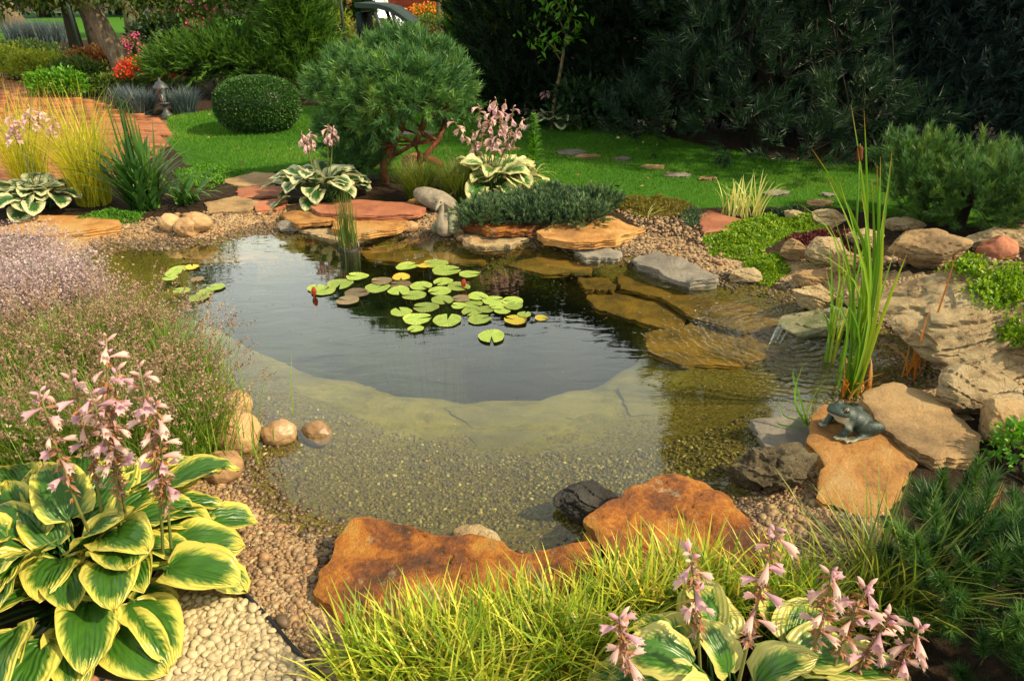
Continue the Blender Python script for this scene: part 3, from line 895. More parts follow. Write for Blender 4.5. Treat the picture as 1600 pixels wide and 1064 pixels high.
FL = [
 # name, outline, top height, thickness, material, label, tilt, roughness
 ('flagstone', [(512, 868), (548, 812), (592, 806), (650, 826), (742, 836), (790, 856), (826, 868), (890, 858), (940, 846), (936, 868), (905, 915), (820, 960), (720, 985), (640, 990), (570, 985), (500, 935), (492, 915)], .13, .10, 'rust', 'large rust orange flagstone at the front edge behind the yellow sedge', (.02, .03), .02),
 ('flagstone', [(910, 812), (960, 776), (1045, 738), (1080, 742), (1112, 756), (1150, 792), (1200, 830), (1215, 866), (1140, 900), (1020, 890), (945, 868), (925, 835)], .14, .11, 'rust', 'orange brown layered flagstone by the water right of the wet black rock', (-.02, .04), .03),
 ('flagstone', [(1264, 655), (1290, 626), (1330, 642), (1380, 668), (1432, 716), (1400, 792), (1355, 806), (1274, 778), (1284, 716), (1260, 690)], .11, .05, 'ochre', 'ochre flagstone carrying the frog figure', (.02, .0), .008),
 ('flagstone', [(1343, 612), (1396, 594), (1470, 624), (1532, 682), (1522, 716), (1465, 720), (1412, 690), (1368, 652)], .14, .055, 'tan', 'tan flagstone right of the frog figure in front of the cattail', (.03, .0), .008),
 ('flagstone', [(1172, 656), (1240, 646), (1264, 656), (1276, 716), (1218, 722), (1192, 692)], .03, .05, 'grey', 'flat dark grey slate at the water edge left of the frog', (0, .01), .006),
 ('flagstone', [(-60, 352), (0, 342), (60, 337), (120, 335), (186, 343), (190, 353), (140, 360), (70, 368), (0, 366), (-60, 372)], .10, .06, 'ochre', 'long orange flagstone on the far left shore below the striped hosta', (0, 0), .008),
 ('flagstone', [(480, 319), (555, 312), (640, 316), (668, 325), (650, 334), (580, 337), (500, 333)], .13, .045, 'red', 'pinkish flagstone under the white edged hosta, uppermost of the shore steps', (0, 0), .006),
 ('flagstone', [(436, 333), (470, 326), (520, 332), (522, 344), (462, 350)], .095, .04, 'ochre', 'small orange flagstone left of the rush clump on the far shore', (0, 0), .006),
 ('flagstone', [(520, 345), (560, 336), (625, 334), (642, 345), (622, 357), (560, 364), (518, 356)], .085, .05, 'ochre', 'ochre flagstone behind the rush clump on the far shore', (0, 0), .008),
 ('flagstone', [(458, 355), (500, 347), (560, 360), (598, 364), (560, 374), (520, 375)], .03, .04, 'pale', 'pale flagstone at the waterline behind the rush pot', (0, 0), .006),
 ('flagstone', [(716, 340), (745, 331), (800, 340), (842, 350), (826, 360), (765, 361), (724, 352)], .10, .045, 'rust', 'rusty orange flagstone right of the swan figure', (0, 0), .01),
 ('flagstone', [(708, 366), (760, 360), (828, 372), (796, 382), (742, 384)], .035, .045, 'pale', 'pale flat stone at the waterline right below the swan figure', (0, 0), .008),
 ('flagstone', [(836, 360), (880, 346), (958, 337), (1010, 356), (965, 373), (900, 379), (850, 371)], .11, .06, 'ochre', 'broad ochre flagstone overhanging the water in front of the low juniper', (0, 0), .012),
 ('flagstone', [(895, 386), (935, 386), (974, 392), (968, 402), (912, 402)], .035, .05, 'grey', 'small flat grey stone at the waterline under the broad ochre flagstone', (0, 0), .008),
 ('flagstone', [(989, 400), (1030, 394), (1070, 408), (1122, 426), (1122, 438), (1080, 442), (1030, 424), (996, 412)], .05, .06, 'grey', 'long grey stone along the waterline on the right far shore', (0, 0), .02),
 ('flagstone', [(1090, 337), (1108, 327), (1172, 345), (1166, 360), (1100, 363)], .12, .05, 'red', 'red flagstone beside the bright green stonecrop near the striped reed', (0, 0), .006),
 ('flagstone', [(345, 281), (398, 268), (440, 272), (428, 288), (372, 291)], .115, .03, 'tan', 'buff paving stone at the lawn edge behind the path stones', (0, 0), .005),
 ('flagstone', [(368, 293), (420, 288), (446, 292), (440, 305), (372, 309)], .11, .03, 'red', 'reddish paving stone left of the white edged hosta', (0, 0), .005),
 ('flagstone', [(318, 316), (370, 306), (408, 312), (390, 328), (326, 331)], .105, .03, 'tan', 'buff paving stone behind the tan cobbles', (0, 0), .005),
 ('flagstone', [(390, 315), (440, 309), (452, 314), (446, 323), (400, 329)], .105, .035, 'red', 'small red paving stone in front of the white edged hosta', (0, 0), .005),
]
for nm, pl, zt, thk, mt, lb, tl, rg in FL:
    slab(nm, pl, zt, thk, M[mt], lb, 'flagstone', tl, rg)
for pl, zt, mt, lb in (
  ([(962, 422), (1010, 415), (1060, 428), (1120, 446), (1200, 470), (1238, 505), (1160, 518), (1080, 494), (1036, 466), (970, 450)], -.045, 'sunk', 'large brown slab under water below the right shore stones'),
  ([(912, 456), (960, 452), (1036, 470), (1074, 498), (1060, 520), (1012, 506), (930, 482)], -.085, 'sunk', 'narrow golden brown slab under water beside the large one'),
  ([(1004, 518), (1080, 505), (1180, 522), (1236, 545), (1160, 572), (1066, 570), (1012, 548)], -.09, 'sunk', 'olive brown slab under water near the waterfall rings'),
  ([(836, 402), (900, 398), (925, 410), (926, 426), (850, 428), (786, 412)], -.04, 'sunk', 'golden slab under water below the broad ochre flagstone'),
  ([(902, 433), (950, 434), (962, 444), (958, 453), (912, 451)], -.05, 'sunk', 'small square slab under water between two golden slabs'),
  ([(560, 392), (640, 386), (745, 396), (760, 410), (640, 412), (570, 404)], -.08, 'sunk', 'amber slab under water in front of the swan figure'),
  ([(170, 396), (300, 398), (420, 392), (440, 402), (300, 412), (200, 410)], -.07, 'sunk', 'brown ledge under water along the far left shore'),
  ([(690, 636), (800, 634), (915, 618), (950, 640), (850, 662), (740, 668)], -.182, 'sunkpale', 'pale olive slab under water in the middle of the near shelf'),
  ([(965, 604), (1080, 574), (1150, 600), (1090, 640), (985, 650)], -.165, 'sunkpale', 'pale olive slab under water right on the near shelf'),
  ([(730, 680), (850, 672), (965, 656), (990, 690), (900, 730), (770, 725)], -.178, 'sunkpale', 'pale olive slab under water nearest the front rocks')):
    slab('sunken_slab', pl, zt, .03 if mt == 'sunk' else .09, M[mt], lb, 'stone slab', (0, 0), .004, 2)

B = boulder
# rockery on the right
B('boulder', (1284, 412), (.155, .12, .125), M['pale'], 'round topped pale boulder left of the cattail above the waterfall', seed=3)
B('boulder', (1240, 405), (.11, .09, .085), M['tan'], 'brown boulder half covered by stonecrop beside the pale boulder', seed=8)
B('boulder', (1262, 444), (.15, .09, .06), M['tan'], 'flat tan rock wedged under the pale boulder', seed=12, sink=.4)
B('boulder', (1272, 484), (.19, .10, .10), M['pale'], 'pale angular rock directly above the waterfall ledge', seed=14, rot=(0, .3, .2))
B('waterfall_rock', (1283, 520), (.28, .15, .07), M['algae'], 'algae green ledge rock that the waterfall drops from', seed=21, rot=(.05, -.12, .1), sink=0.1)
B('boulder', (1318, 425), (.11, .10, .09), M['tan'], 'small tan rock behind the cattail stems', seed=17)
B('boulder', (1338, 448), (.10, .09, .08), M['pale'], 'small pale rock at the foot of the tan boulder behind the cattail', seed=19)
B('boulder', (1438, 416), (.27, .17, .145), M['tan'], 'broad tan boulder between cattail and mugo pine', seed=25)
B('boulder', (1345, 385), (.16, .13, .09), M['pale'], 'low pale rock behind the cattail near the dark red ground cover', seed=26)
B('boulder', (1290, 352), (.17, .12, .07), M['pale'], 'low cream rock at the lawn edge above the stonecrop', seed=27)
B('boulder', (1238, 345), (.10, .07, .06), M['pale'], 'small cream stone among the stonecrop near the lawn', seed=28)
B('boulder', (1412, 360), (.17, .12, .06), M['pale'], 'low cream rock left under the mugo pine', seed=29)
B('boulder', (1560, 395), (.25, .17, .11), M['pale'], 'cream boulder at the right edge behind the brown cobble', seed=31)
B('boulder', (1600, 372), (.24, .16, .11), M['pale'], 'rearmost cream boulder at the right picture edge', seed=33)
cobble('cobble', (1553, 405), (.125, .09, .085), M['red'], 'smooth red brown cobble in front of the cream boulders on the right', 5)
B('boulder', (1530, 540), (.66, .40, .24), M['pale'], 'huge layered cream boulder at the right with stonecrop on its back', seed=41, cuts=22, rot=(.12, -.16, -.35), sink=.25, sharp=.70, rough=.03, hi=2, ledge=4.5)
B('boulder', (1630, 565), (.26, .20, .15), M['tan'], 'tan boulder cut by the right edge below the huge cream boulder', seed=43)
B('boulder', (1516, 640), (.205, .135, .13), M['pale'], 'angular cream boulder in front of the huge one beside the tan flagstone', seed=45)
B('boulder', (1592, 688), (.21, .15, .12), M['tan'], 'tan boulder at the right edge above the front mugo pine', seed=47)
B('boulder', (1162, 440), (.13, .075, .06), M['pale'], 'pale stone at the waterline below the bright stonecrop', seed=51, sink=.35)
B('boulder', (1198, 755), (.165, .11, .115), M['porous'], 'porous mossy brown rock at the water edge in front of the grey slate', seed=53, cuts=9, rough=.14, sink=.35, fine=.03)
B('boulder', (922, 800), (.135, .105, .075), M['dark'], 'wet black rock between the two orange front flagstones', seed=55, sink=.35)
cobble('cobble', (745, 848), (.085, .05, .035), M['pale'], 'flat whitish cobble peeking out behind the large rust flagstone', 7)
# cobbles left
for px, sz, mt, lb, sd, rz in (
  ((373, 645), (.068, .06, .06), 'cobble', 'small buff cobble topmost of the group on the left shore', 1, .2),
  ((376, 700), (.095, .08, .095), 'cobble', 'tallest buff cobble of the group on the left shore', 2, .6),
  ((340, 690), (.085, .075, .07), 'cobble', 'buff cobble half hidden by the brown flower spikes', 3, 1.2),
  ((352, 745), (.075, .07, .06), 'cobble', 'lowest buff cobble of the left shore group beside the hosta', 4, .1),
  ((439, 690), (.078, .055, .058), 'wetcobble', 'brown cobble standing in shallow water, left of a pair', 5, .25),
  ((497, 690), (.072, .055, .055), 'wetcobble', 'dark wet cobble standing in shallow water, right of a pair', 6, -.5),
  ((269, 361), (.085, .07, .07), 'cobble', 'left cobble of the three tan ones on the far shore', 7, 0),
  ((309, 364), (.135, .09, .075), 'cobble', 'widest cobble of the three tan ones on the far shore', 8, -.3),
  ((300, 385), (.10, .075, .075), 'cobble', 'tan cobble touching the water below its two neighbours', 9, .2),
  ((612, 368), (.075, .06, .04), 'wetcobble', 'oval brown cobble at the waterline left of the swan', 10, 0),
  ((641, 362), (.07, .055, .045), 'cobble', 'small round cobble nearest the swan figure on its left', 11, .2),
  ((717, 380), (.05, .04, .03), 'pale', 'small pale stone in the water below the swan, topmost of three', 12, 0),
  ((722, 388), (.045, .04, .03), 'wetcobble', 'small grey stone in the water below the swan, middle of three', 13, .4),
  ((739, 394), (.075, .06, .04), 'wetcobble', 'round brown stone in the water below the swan, lowest of three', 14, 0),
  ((648, 322), (.07, .05, .035), 'ochre', 'small yellow stone left of the pale log shaped stone', 15, 0)):
    cobble('cobble', px, sz, M[mt], lb, sd, rot=rz, sink=.22)
# log-shaped stone behind the swan
p = hit(682, 330)
o = B('long_stone', (682, 330), (.20, .075, .085), M['concrete'], 'pale grey log shaped stone lying behind the swan figure', seed=61, cuts=6, rough=.03, rot=(0, .28, -.25), sink=-.1, cat='stone', sharp=.9, ledge=0, fine=0)
B('boulder', (455, 362), (.10, .07, .06), M['grey'], 'grey wet rock at the waterline under the small orange flagstone', seed=63, sink=.35)
B('boulder', (648, 268), (.12, .10, .12), M['red'], 'red stone standing at the foot of the pine trunks', seed=64, sink=.25)
# stepping stones in the lawn
for i, (x, y, w, h, lb) in enumerate(((650, 207, 34, 5, 'behind the pine trunks'), (770, 225, 28, 5, 'behind the pink hosta flowers'), (890, 237, 24, 5, 'first right of the lily stem'), (918, 243, 20, 3, 'second right of the lily stem'), (973, 247, 14, 3, 'smallest, before the dark pine'),
                               (1022, 260, 20, 4, 'left of the pair before the dark pine'), (1058, 272, 22, 5, 'right of the pair before the dark pine'), (1105, 277, 14, 3, 'small, beyond the striped reed'), (1212, 300, 22, 6, 'right of the striped reed'), (1280, 316, 22, 6, 'nearest the cattail'), (1295, 303, 12, 3, 'small, beyond the cattail'), (800, 232, 16, 3, 'beside the lily stem'))):
    pl = [(x + w * math.cos(a) * (1 + .15 * math.sin(3 * a + i)), y + h * .8 * math.sin(a) * (1 + .2 * math.cos(2 * a + i))) for a in np.linspace(0, 2 * math.pi, 9)[:-1]]
    slab('stepping_stone', pl, .112, .04, M['tan' if i % 2 else 'grey'], 'flat stepping stone in the lawn, ' + lb, 'stepping stone', (0, 0), .006, 1)
# ------------------------------------------------------------------ plant materials
M['hosta_p'] = None
def m_hosta(name, green, green2, margin, width=.38, obj_var=.25, vein=34):
    """variegated leaf: green centre feathering along the veins into a pale margin"""
    n = NT(name)
    u, v = n.attr('u'), n.attr('v')
    au = n.math('ABSOLUTE', u)
    rv = n.math('MULTIPLY', n.orand(), 37.0)
    cx = n.n('CombineXYZ'); n.l(n.math('ADD', n.math('MULTIPLY', u, 1.5), rv), cx.inputs[0])
    n.l(n.math('SUBTRACT', n.math('MULTIPLY', v, 16.0), n.math('MULTIPLY', au, 7.0)), cx.inputs[1]); n.l(rv, cx.inputs[2])
    feather = n.noise(cx.outputs[0], 1.0, 4, .7)
    edge = n.math('MINIMUM', n.math('SUBTRACT', 1.0, au), n.math('MULTIPLY', n.math('SUBTRACT', 1.0, v), 1.9))
    m = n.math('ADD', edge, n.math('MULTIPLY', n.math('SUBTRACT', feather, .5), .85))
    m = n.math('ADD', m, n.math('MULTIPLY', n.math('SUBTRACT', n.orand(), .5), .16))
    mask = n.ramp(m, [(width - .04, (0, 0, 0)), (width + .05, (1, 1, 1))])
    g = n.mix(n.noise(cx.outputs[0], .35, 3, .6), green, green2)
    g = n.mix(n.ramp(m, [(width + .05, (1, 1, 1)), (width + .22, (0, 0, 0))]), g, tuple(a * .55 + b * .45 for a, b in zip(green2, margin)))
    c = n.mix(mask, n.mix(n.noise(cx.outputs[0], .25, 3, .6), margin, tuple(x * .8 for x in margin)), g)
    vn = n.math('SINE', n.math('MULTIPLY', n.math('SUBTRACT', n.math('MULTIPLY', au, 1.0), n.math('MULTIPLY', v, .35)), float(vein)))
    mid = n.math('MULTIPLY', n.ramp(au, [(0, (1, 1, 1)), (.07, (0, 0, 0))]), -2.0)
    nb = n.bump(n.math('ADD', vn, mid), .55, .0022)
    sh = n.pbsdf(c, .34, .5, nb)
    tb = n.n('BsdfTranslucent')
    hv = n.n('HueSaturation'); n.l(c, hv.inputs['Color']); hv.inputs['Value'].default_value = 1.35; hv.inputs['Hue'].default_value = .485
    n.l(hv.outputs[0], tb.inputs['Color'])
    mx = n.n('MixShader'); mx.inputs[0].default_value = .28
    n.l(sh, mx.inputs[1]); n.l(tb.outputs[0], mx.inputs[2])
    return n.done(mx.outputs[0])
M['hosta'] = m_hosta('hosta_cream_edge', (.013, .055, .008), (.06, .18, .015), (.62, .55, .095), .21)
M['hosta_y'] = m_hosta('hosta_gold_edge', (.02, .085, .012), (.08, .22, .022), (.58, .54, .15), .34)
M['hosta_w'] = m_hosta('hosta_white_edge', (.022, .075, .022), (.05, .14, .03), (.60, .60, .34), .36)
M['hosta_m'] = m_hosta('hosta_pale_edge', (.03, .10, .02), (.08, .20, .03), (.60, .58, .26), .40)
M['stalk'] = m_leaf('flower_stalk', [(0, (.11, .14, .03)), (1, (.16, .15, .04))], .1, obj=True)
M['withered'] = m_leaf('withered_bracts', [(0, (.22, .10, .035)), (.5, (.34, .17, .07)), (.8, (.30, .16, .12)), (1, (.40, .26, .22))], .3)
def m_petal(name, a, b):
    n = NT(name)
    c = n.mix(n.attr('t'), a, b)
    hv = n.n('HueSaturation'); n.l(c, hv.inputs['Color']); n.l(n.math('ADD', n.math('MULTIPLY', n.orand(), .35), .8), hv.inputs['Value'])
    sh = n.pbsdf(hv.outputs[0], .7, .15)
    tb = n.n('BsdfTranslucent'); n.l(hv.outputs[0], tb.inputs['Color'])
    mx = n.n('MixShader'); mx.inputs[0].default_value = .5
    n.l(sh, mx.inputs[1]); n.l(tb.outputs[0], mx.inputs[2])
    return n.done(mx.outputs[0])
M['petal'] = m_petal('pale_pink_petal', (.66, .36, .37), (.80, .58, .50))
M['petal_l'] = m_petal('lilac_petal', (.54, .28, .40), (.74, .47, .50))
M['sedge'] = m_leaf('yellow_sedge', [(0, (.08, .17, .012)), (.35, (.20, .31, .02)), (.65, (.42, .45, .04)), (.93, (.60, .54, .08)), (1, (.40, .25, .10))], .35, .45)
M['sedge_d'] = m_leaf('olive_sedge', [(0, (.05, .10, .014)), (.5, (.12, .18, .02)), (.9, (.30, .30, .05)), (1, (.42, .36, .09))], .3, .45)
M['tuft'] = m_leaf('fine_green_tuft', [(0, (.035, .075, .008)), (.6, (.10, .16, .015)), (1, (.25, .22, .06))], .3)
M['gold'] = m_leaf('golden_grass', [(0, (.18, .24, .02)), (.4, (.40, .42, .03)), (.8, (.58, .53, .05)), (1, (.46, .36, .07))], .45)
M['grass'] = m_leaf('lawn_blades', [(0, (.024, .085, .008)), (.5, (.055, .17, .012)), (.85, (.115, .25, .022)), (1, (.28, .26, .06))], .3, .6, .15)
M['iris'] = m_leaf('sword_leaf', [(0, (.02, .075, .016)), (.6, (.05, .13, .022)), (1, (.12, .22, .035))], .25, .4)
M['cattail'] = m_leaf('cattail_leaf', [(0, (.07, .17, .014)), (.6, (.13, .27, .022)), (.9, (.26, .33, .03)), (1, (.40, .33, .05))], .35, .4, tip=((.42, .20, .03), .9, 1.0))
M['rush'] = m_leaf('rush_stem', [(0, (.04, .08, .012)), (.7, (.08, .14, .018)), (1, (.16, .17, .04))], .2)
M['dead'] = m_leaf('dead_orange_leaf', [(0, (.36, .12, .02)), (.5, (.50, .21, .03)), (1, (.42, .28, .10))], .3)
M['striped'] = m_leaf('striped_leaf', [(0, (.30, .36, .08)), (.6, (.52, .52, .18)), (1, (.62, .56, .16))], .3)
M['pine'] = m_leaf('pine_needles', [(0, (.03, .085, .028)), (.5, (.065, .165, .04)), (.85, (.12, .24, .045)), (1, (.20, .28, .05))], .18, .45, .35)
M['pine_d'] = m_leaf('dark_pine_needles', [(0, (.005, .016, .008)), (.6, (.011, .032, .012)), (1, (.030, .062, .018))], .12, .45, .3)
M['mugo'] = m_leaf('mugo_needles', [(0, (.016, .052, .016)), (.6, (.038, .10, .020)), (1, (.085, .165, .027))], .15, .45, .35)
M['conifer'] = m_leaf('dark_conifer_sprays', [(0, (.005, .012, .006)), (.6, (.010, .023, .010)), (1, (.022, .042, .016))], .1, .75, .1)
M['mugo_l'] = m_leaf('mugo_light_needles', [(0, (.03, .08, .02)), (.6, (.065, .15, .03)), (1, (.13, .22, .035))], .15, .45, .35)
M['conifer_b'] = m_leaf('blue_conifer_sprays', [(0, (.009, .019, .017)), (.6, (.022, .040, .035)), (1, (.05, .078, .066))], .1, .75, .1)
M['thuja'] = m_leaf('green_thuja_sprays', [(0, (.020, .055, .008)), (.6, (.050, .125, .012)), (1, (.10, .20, .02))], .2, .6, .2)
M['juniper'] = m_leaf('blue_green_juniper', [(0, (.028, .058, .028)), (.6, (.065, .12, .048)), (.93, (.12, .19, .07)), (1, (.18, .12, .05))], .15, .55)
M['box'] = m_leaf('boxwood_leaves', [(0, (.012, .040, .006)), (.6, (.028, .085, .010)), (1, (.06, .15, .016))], .15, .4, .4)
M['leaf'] = m_leaf('tree_leaves', [(0, (.030, .065, .012)), (.6, (.06, .115, .018)), (1, (.16, .20, .035))], .35)
M['leaf_d'] = m_leaf('dark_leaves', [(0, (.010, .025, .010)), (.6, (.02, .05, .016)), (1, (.04, .085, .022))], .2)
M['leaf_y'] = m_leaf('yellow_green_leaves', [(0, (.09, .15, .015)), (.6, (.20, .27, .025)), (1, (.40, .38, .06))], .4)
M['leaf_r'] = m_leaf('russet_leaves', [(0, (.10, .04, .012)), (.6, (.22, .085, .03)), (1, (.16, .15, .03))], .3)
M['leaf_g'] = m_leaf('fresh_green_leaves', [(0, (.035, .12, .010)), (.6, (.08, .24, .015)), (1, (.16, .36, .03))], .35)
M['lav_stem'] = m_leaf('lavender_stem', [(0, (.07, .15, .014)), (.6, (.16, .27, .03)), (1, (.28, .30, .06))], .35)
M['dim_stem'] = m_leaf('submerged_stem', [(0, (.012, .016, .006)), (1, (.03, .03, .01))], 0)
M['lav_spike'] = m_leaf('brown_seed_spike', [(0, (.13, .07, .05)), (.5, (.26, .155, .10)), (1, (.42, .29, .22))], .25)
M['statice'] = m_leaf('pale_lilac_florets', [(0, (.27, .19, .20)), (.6, (.42, .31, .31)), (1, (.54, .44, .41))], .4)
M['fescue'] = m_leaf('blue_fescue', [(0, (.035, .055, .06)), (.6, (.075, .11, .115)), (1, (.15, .18, .17))], .2)
M['fallen'] = m_leaf('fallen_leaf', [(0, (.05, .03, .015)), (.5, (.22, .13, .04)), (.8, (.42, .36, .14)), (1, (.5, .5, .25))], .1)
M['dry'] = m_leaf('dry_moss', [(0, (.10, .085, .012)), (.6, (.21, .16, .025)), (1, (.15, .19, .02))], .3)
M['sedum'] = m_leaf('stonecrop', [(0, (.06, .14, .008)), (.6, (.16, .30, .014)), (1, (.30, .40, .03))], .3, .4)
M['sedum_r'] = m_leaf('red_sedum', [(0, (.05, .012, .012)), (1, (.16, .035, .03))], .2)
M['redfl'] = m_leaf('red_flower', [(0, (.55, .03, .012)), (1, (.75, .10, .02))], .3)
M['pinkfl'] = m_leaf('magenta_flower', [(0, (.55, .03, .16)), (1, (.75, .12, .32))], .3)
M['orangefl'] = m_leaf('orange_flower', [(0, (.75, .16, .01)), (1, (.8, .28, .02))], .3)
M['bark'] = m_bark('grey_brown_bark', (.07, .05, .032), (.26, .20, .13))
M['bark_d'] = m_bark('dark_bark', (.02, .015, .011), (.065, .05, .035))
M['bark_k'] = m_bark('blackish_conifer_bark', (.010, .008, .006), (.03, .024, .018))  # even near-black bark keeps trunks and limbs from standing out
M['bark_p'] = m_bark('red_pine_bark', (.07, .025, .014), (.27, .095, .045), 22)
M['bark_s'] = m_bark('sapling_bark', (.10, .08, .04), (.27, .22, .12), 30)

# ------------------------------------------------------------------ plant builders
def leaf_mesh(name, mat, Lp, th0, L, W, droop, cup=.18, wave=.06, nv=12, nu=9, seed=0, tipdrop=0.0):
    """hosta leaf on its channelled stalk; grows from the origin outwards along +X"""
    rs = np.random.default_rng(seed)
    a = Acc()
    k = 6
    ang = th0 + np.linspace(0, .35, k) + rs.normal() * .05
    px_ = np.r_[0, np.cumsum(np.sin(ang) * Lp / k)]; pz_ = np.r_[0, np.cumsum(np.cos(ang) * Lp / k)]
    V, F = tube(np.c_[px_, np.zeros(k + 1), pz_], np.linspace(.006, .0035, k + 1) * (L / .2), 5)
    a.add(V, F, u=0.02, v=.2)
    v = np.linspace(0, 1, nv)
    u = np.linspace(-1, 1, nu)
    an = ang[-1] + .15 + (droop - ang[-1]) * v ** 1.1
    cx_ = px_[-1] + np.r_[0, np.cumsum(np.sin(an[1:]) * L / (nv - 1))]
    cz_ = pz_[-1] + np.r_[0, np.cumsum(np.cos(an[1:]) * L / (nv - 1))]
    w = 1.0 * np.clip(v, 0, 1) ** .38 * (1 - v) ** .72
    w = w / w.max() * W / 2
    w[0] = W * .07; w[-1] = .0006
    nx, nz = -np.cos(an), np.sin(an)                      # upper-side normal of the centre line
    Y = u[None] * w[:, None]
    ph = rs.random() * 6
    lift = cup * np.abs(u[None]) ** 1.6 * w[:, None] * 1.6 + wave * W * .45 * (np.abs(u[None]) ** 2.2) * np.sin(v[:, None] * 11 + ph + (u[None] > 0) * 1.4) + .02 * W * rs.normal(size=(nv, nu)) * (np.abs(u[None]) > .2)
    lift = lift - .35 * W * .2 * np.exp(-(u[None] / .12) ** 2)
    back = -.30 * w[:, None] * np.abs(u[None]) ** 2 * (1 - v[:, None]) ** 3  # heart-shaped base lobes
    X_ = cx_[:, None] + nx[:, None] * lift + back
    Z_ = cz_[:, None] + nz[:, None] * lift
    a.add(np.stack([X_, Y, Z_], -1), grid_faces(nu, nv), u=np.tile(u, nv), v=np.repeat(v, nu))
    return a.mesh(name, mat)
def flower_mesh(name, mat, L=.05, r=.012, open_=1.0, curve=.5):
    """trumpet flower with six pointed lobes, along +X, drooping"""
    s = 18
    v = np.array([0, .15, .4, .62, .8, 1.0])
    rad = np.array([.16, .22, .42, .75, .95, .7 + .7 * open_]) * r
    th = np.linspace(0, 2 * np.pi, s, endpoint=False)
    V = []
    for k, (t, q) in enumerate(zip(v, rad)):
        an = -curve * t
        cx_, cz_ = L * t * math.cos(an * .5), L * t * math.sin(an * .5)
        lob = np.cos(6 * th)
        ext = lob * (.11 * L * (k == 5))
        rr = q * (1 + .16 * lob * (k == 5))
        V.append(np.stack([cx_ + ext * math.cos(an) - rr * np.sin(th) * math.sin(an) * 0, rr * np.cos(th), cz_ + rr * np.sin(th) + ext * math.sin(an)], 1))
    return mk_mesh(name, np.concatenate(V), grid_faces(s, len(v), wrap=True), mat, dict(t=np.repeat(v, s)))
def bud_mesh(name, mat, L=.035, r=.007):
    v = np.linspace(0, 1, 6); rad = r * np.array([.2, .5, .85, 1, .7, .05])
    V, F = tube(np.c_[v * L, v * 0, -.15 * L * v ** 2], rad, 8)
    return mk_mesh(name, V, F, mat, dict(t=np.r_[np.repeat(v, 8), 0, 1]))
FLW = [flower_mesh('flower', M['petal'], .052, .0105, .55, .5), flower_mesh('flower', M['petal'], .047, .009, .2, .7), flower_mesh('flower', M['petal_l'], .045, .0105, .8, .4)]
BUD = [bud_mesh('flower_bud', M['petal_l']), bud_mesh('flower_bud', M['petal'], .045, .0065)]
FLW_S = [flower_mesh('flower', M['petal'], .075, .021, .8, .9), flower_mesh('flower', M['petal_l'], .07, .018, .6, 1.0)]

def stalk(parent, root, top, r=.005, nfl=10, frac=.42, flw=FLW, bud=BUD, fs=1.0, wither=40, nbud=5, lean=None):
    """flowering stem from root to top (local), open flowers and buds in the upper part, withered bracts below them"""
    root, top = np.array(root, float), np.array(top, float)
    t = np.linspace(0, 1, 9)[:, None]
    bend = np.array([random.uniform(-1, 1), random.uniform(-1, 1), 0]) * .03 * np.linalg.norm(top - root)
    pts = root + (top - root) * t + bend * np.sin(t * np.pi)
    a = Acc()
    V, F = tube(pts, np.linspace(r, r * .45, 9), 6)
    a.add(V, F, 0, rnd=.5, t=.5)
    L = np.linalg.norm(top - root)
    f = lambda s: np.array([np.interp(s, t[:, 0], pts[:, i]) for i in range(3)])
    if wither:
        ss = 1 - frac * 1.05 * rng.random(wither) ** .7
        P = np.array([f(s) for s in ss])
        D = unit(np.c_[rng.normal(size=(wither, 2)), rng.normal(size=wither) * .5 - .25])
        V, F, A = leaflets(P, D, rng.uniform(.014, .038, wither) * fs, .010 * fs, .3)
        a.add(V, F, 1, **A)
    st = a.obj('flower_stalk', [M['stalk'], M['withered']], parent)
    g = random.random() * 6
    for k in range(nfl):
        s = 1 - frac * (.06 + .80 * (k / nfl))
        az = g + k * 2.4 + random.uniform(-.4, .4)
        p = f(s)
        me = random.choice(flw)
        link('flower', me, st, p + np.array([math.cos(az), math.sin(az), 0]) * .004, (random.uniform(-.4, .4), random.uniform(-.25, .45), az), fs * random.uniform(.8, 1.15))
    for k in range(nbud):
        s = 1 - .07 * frac * (k / max(1, nbud - 1)) * 1.6
        az = g + k * 2.1
        link('flower_bud', random.choice(bud), st, f(s), (0, -random.uniform(.4, 1.1), az), fs * random.uniform(.6, .95))
    return st
_hosta_cache = {}
def hosta(px, mat, label, rad=.5, n=44, leaf=.2, seed=1, pos=None, hgt=1.0, group=None, az_skip=None):
    """clump of big variegated leaves, each one a part"""
    p = np.array(pos) if pos is not None else hit(*px)
    root = empty('hosta', p, label, 'hosta', group)
    rs = random.Random(seed)
    for k in range(n):
        q = (k + .5) / n                                  # 0 inner upright .. 1 outer drooping
        ring = min(4, int(q * 5))
        key = (mat.name, ring, k % 3)
        if key not in _hosta_cache:
            th0 = [.18, .38, .58, .78, .95][ring]
            Lp = [.95, 1.15, 1.3, 1.35, 1.3][ring] * .2
            dr = [1.55, 1.85, 2.05, 2.2, 2.3][ring] + [.0, .15, -.12][k % 3]
            _hosta_cache[key] = leaf_mesh('leaf', mat, Lp, th0, .215, .172 + .014 * (k % 3 - 1), dr, .16 - .05 * (k % 3), .10, seed=ring * 7 + k % 3)
        az = k * 2.39996 + rs.uniform(-.5, .5)
        s = leaf / .2 * rs.uniform(.82, 1.15)
        of = rs.uniform(.0, .26) * rad; oa = az + rs.gauss(0, .9)
        link('leaf', _hosta_cache[key], root, (math.cos(oa) * of, math.sin(oa) * of, 0), (rs.gauss(0, .22), rs.gauss(0, .13), az), (s * (.5 + .5 * rad / (.44 * leaf / .2)), s * 1.0, s * hgt))
    return root

